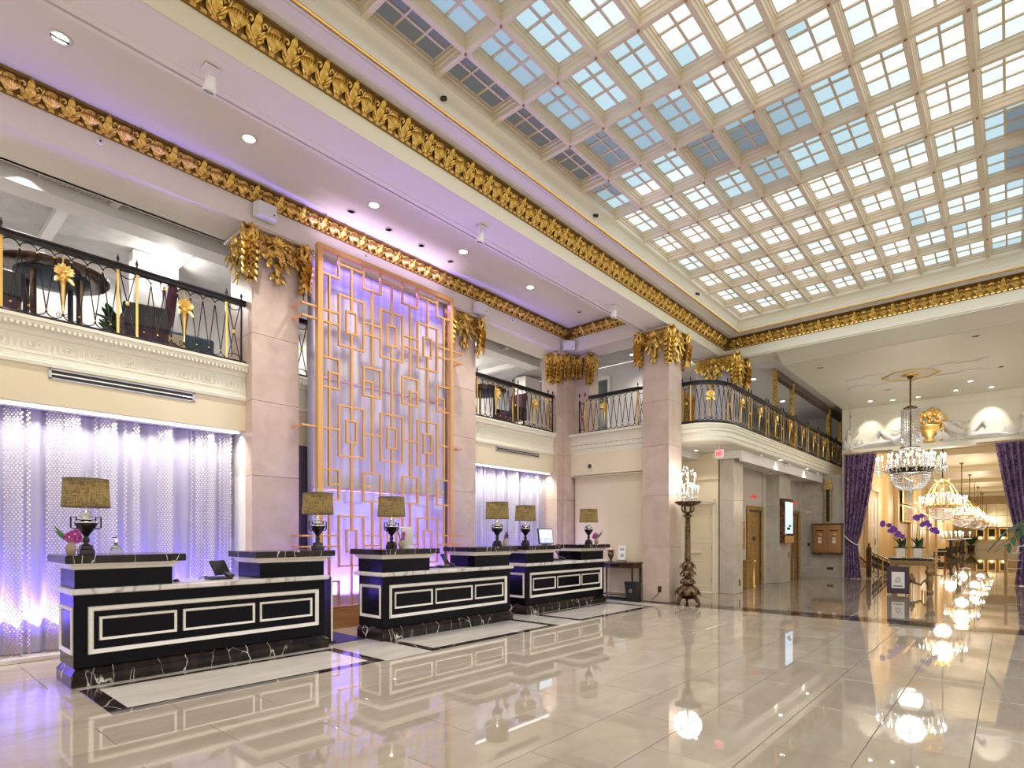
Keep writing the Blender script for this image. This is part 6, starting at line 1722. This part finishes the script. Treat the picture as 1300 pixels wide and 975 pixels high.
for x, y, w_ in ((18.2, 6.0, 'behind the first gilt post'), (21.9, 6.2, 'between the gilt posts'), (13.6, 7.6, 'right of the corner column')):
    t = thing('downlight', 'recessed downlight in the upper side gallery ceiling, '+w_, 'light', (x, y, 6.378), group='downlights of the upper side gallery')
    obj('rim', G().lathe([(0.11,0),(0.115,-0.008),(0.085,-0.01),(0.08,0.0)], 14), M['white'], t); obj('lens', G().lathe([(0.0,-0.005),(0.08,-0.005)], 12), M['down'], t)
    lamp('downlight_lamp', 'SPOT', (x, y, 6.34), 50, SOFT, 0.08, aim=(x, y, 4.2), spot=2.2, blend=0.8)
d = struct('door_4', (14.2, 9.18, 4.18))
obj('leaf', G().box(-0.02, 0.0, -0.45, 0.45, 0, 1.85), mat('grey_glass_door', (0.10,0.13,0.13), 0.2), d)
obj('frame', G().box(-0.05, 0, -0.53, -0.45, 0, 1.95, 0, .004).box(-0.05, 0, 0.45, 0.53, 0, 1.95, 0, .004).box(-0.05, 0, -0.45, 0.45, 1.87, 1.95, 0, .004), M['white'], d)
# ceiling grille and lamp of the near gallery
t = thing('ceiling_grille', 'grey louvred grille in the gallery ceiling at the upper left', 'vent', (2.0, 9.76, 6.415))
obj('frame', G().box(-0.42, 0.42, -0.13, 0.13, -0.02, 0, 0, .003), M['mezz'], t)
for q in range(16): obj('louvre', G().rbox((-0.38+0.05*q, 0, -0.022), (0.012, 0.22, 0.02), 0, 0, 0, .001), M['mezzd'], t)
for x in (1.45, 9.9):
    t = thing('gallery_lamp', 'bright round lamp in the ceiling of the '+('near' if x < 5 else 'far')+' gallery', 'light', (x, 9.76, 6.415))
    obj('rim', G().lathe([(0.09,0),(0.095,-0.01),(0.07,-0.012)], 14), M['white'], t); obj('lens', G().lathe([(0,-0.008),(0.075,-0.008)], 12), M['bulb'], t)
    lamp('gallery_spot', 'SPOT', (x, 9.76, 6.38), 150, (1,0.96,0.9), 0.08, aim=(x, 9.9, 4.2), spot=2.0, blend=0.9)
# sconces
def sconce(x, y, z, lab, on='near'):
    t = thing('wall_sconce', lab, 'sconce', (x, y, z))
    obj('backplate', G().lathe([(0.05,-0.09),(0.055,0),(0.03,0.09),(0,0.11)], 10, (0,-0.01,0), 0, True, 1, .3), M['bronze'], t)
    for e in (-1, 1):
        obj('arm', G().tube([(0,-0.02,-0.04),(e*0.06,-0.07,-0.08),(e*0.12,-0.09,-0.02),(e*0.12,-0.09,0.10)], 0.010, 5), M['bronze'], t)
        c = obj('candle', G().lathe([(0.02,0.10),(0.012,0.11),(0.012,0.22)], 8, (e*0.12,-0.09,0)), M['white'], t)
        obj('bulb', G().ball((e*0.12,-0.09,0.26), 0.022, 0, 6, 5, (1,1,1.7)), M['bulb'], c)
    lamp('sconce_lamp', 'POINT', (0, -0.16, 0.28), 45, (1,0.97,0.9), 0.06, parent=t)
sconce(3.62, 11.2, 5.72+0.55, 'twin candle sconce on the near gallery pier, left of the first capital') if False else None
sconce(3.55, 11.19, 5.85, 'twin candle sconce on the near gallery pier, left of the first capital')
sconce(11.0, 11.89, 5.55, 'twin candle sconce on the far gallery pier above the far railing')
# gallery furniture
def round_table(x, y, lab):
    t = thing('pub_table', lab, 'table', (x, y, 4.18))
    obj('top', G().lathe([(0.0,0.84),(0.45,0.85),(0.62,0.86),(0.64,0.88),(0.64,0.91),(0.62,0.92),(0.0,0.92)], 32), M['darkwood'], t)
    obj('underframe', G().lathe([(0.0,0.80),(0.40,0.82),(0.42,0.86),(0.0,0.86)], 24), mat('slate_blue_cloth_%d' % int(x), (0.04,0.06,0.10), 0.7), t)
    for q in range(4):
        a = PI/4+q*PI/2; obj('leg', G().box(-0.025, 0.025, -0.025, 0.025, 0, 0.84, 0, .004), M['dark'], t, (0.34*math.cos(a), 0.34*math.sin(a), 0), a)
        obj('leg_strip', G().box(0.026, 0.03, -0.02, 0.02, 0, 0.84), M['brass'], t, (0.34*math.cos(a), 0.34*math.sin(a), 0), a)
    return t
round_table(1.72, 9.75, 'large dark round table on the near gallery, behind the first gilt torch')
round_table(10.0, 9.78, 'large dark round table on the far gallery')
def gchair(x, y, r, lab, c='purplechair'):
    t = thing('armchair', lab, 'chair', (x, y, 4.18), r)
    obj('seat', G().box(-0.30, 0.30, -0.30, 0.30, 0.28, 0.46, 0, .03), M[c], t)
    obj('backrest', G().rbox((0, 0.30, 0.70), (0.56, 0.12, 0.62), 0, 0, -0.12, .04), M[c], t)
    for e in (-1, 1):
        obj('armrest', G().box(e*0.30-0.04, e*0.30+0.04, -0.28, 0.28, 0.28, 0.60, 0, .02), M['dark'], t)
        for b in (-0.25, 0.25): obj('leg', G().box(e*0.25-0.02, e*0.25+0.02, b-0.02, b+0.02, 0, 0.28), M['darkwood'], t)
    return t
gchair(2.72, 9.45, -PI/2-0.2, 'plum armchair on the near gallery beside the centre gold posts')
gchair(1.05, 9.5, PI/2, 'plum armchair at the left end of the near gallery')
gchair(10.9, 9.6, -PI/2, 'plum armchair on the far gallery behind the gold posts')
gchair(9.2, 9.8, PI/2+0.2, 'plum armchair on the far gallery next to the column')
t = thing('potted_plant', 'dark leafy plant on the near gallery between table and plum armchair', 'plant', (2.62, 10.55, 4.18))
obj('pot', G().lathe([(0.14,0),(0.18,0.3),(0.16,0.3),(0,0.27)], 12), M['dark'], t)
g = G()
for q in range(34):
    a = R.uniform(0, 2*PI); g.leaf((0,0,0.3+R.uniform(0,.4)), (math.cos(a), math.sin(a), R.uniform(-.2,1.2)), (math.cos(a)*.2, math.sin(a)*.2, 1), 0.3, 0.10, 0.0, 0.03)
obj('foliage', g, M['palm'], t)
t = thing('picture', 'cream framed picture leaning on the near gallery behind the right gilt torch', 'picture', (3.35, 10.6, 4.18))
obj('mount', G().box(-0.30, 0.30, -0.02, 0.02, 0.05, 0.75, 0, .004), M['cream'], t); obj('print', G().box(-0.16, 0.16, -0.025, -0.02, 0.2, 0.6), mat('faded_print', (0.2,0.13,0.06), 0.6), t)
t = thing('settee', 'slate blue settee at the back of the near gallery', 'sofa', (3.6, 11.0, 4.18))
obj('seat', G().box(-0.7, 0.7, -0.3, 0.15, 0.2, 0.45, 0, .03), mat('slate_velvet', (0.08,0.13,0.18), 0.6), t); obj('backrest', G().box(-0.7, 0.7, 0.02, 0.16, 0.45, 0.95, 0, .03), mat('slate_velvet_back', (0.08,0.13,0.18), 0.6), t)
for e in (-0.6, 0.6): obj('leg', G().box(e-0.03, e+0.03, -0.25, -0.19, 0, 0.2), M['darkwood'], t)
# gallery ambient lamps of the upper side gallery and the ground elevator lobby
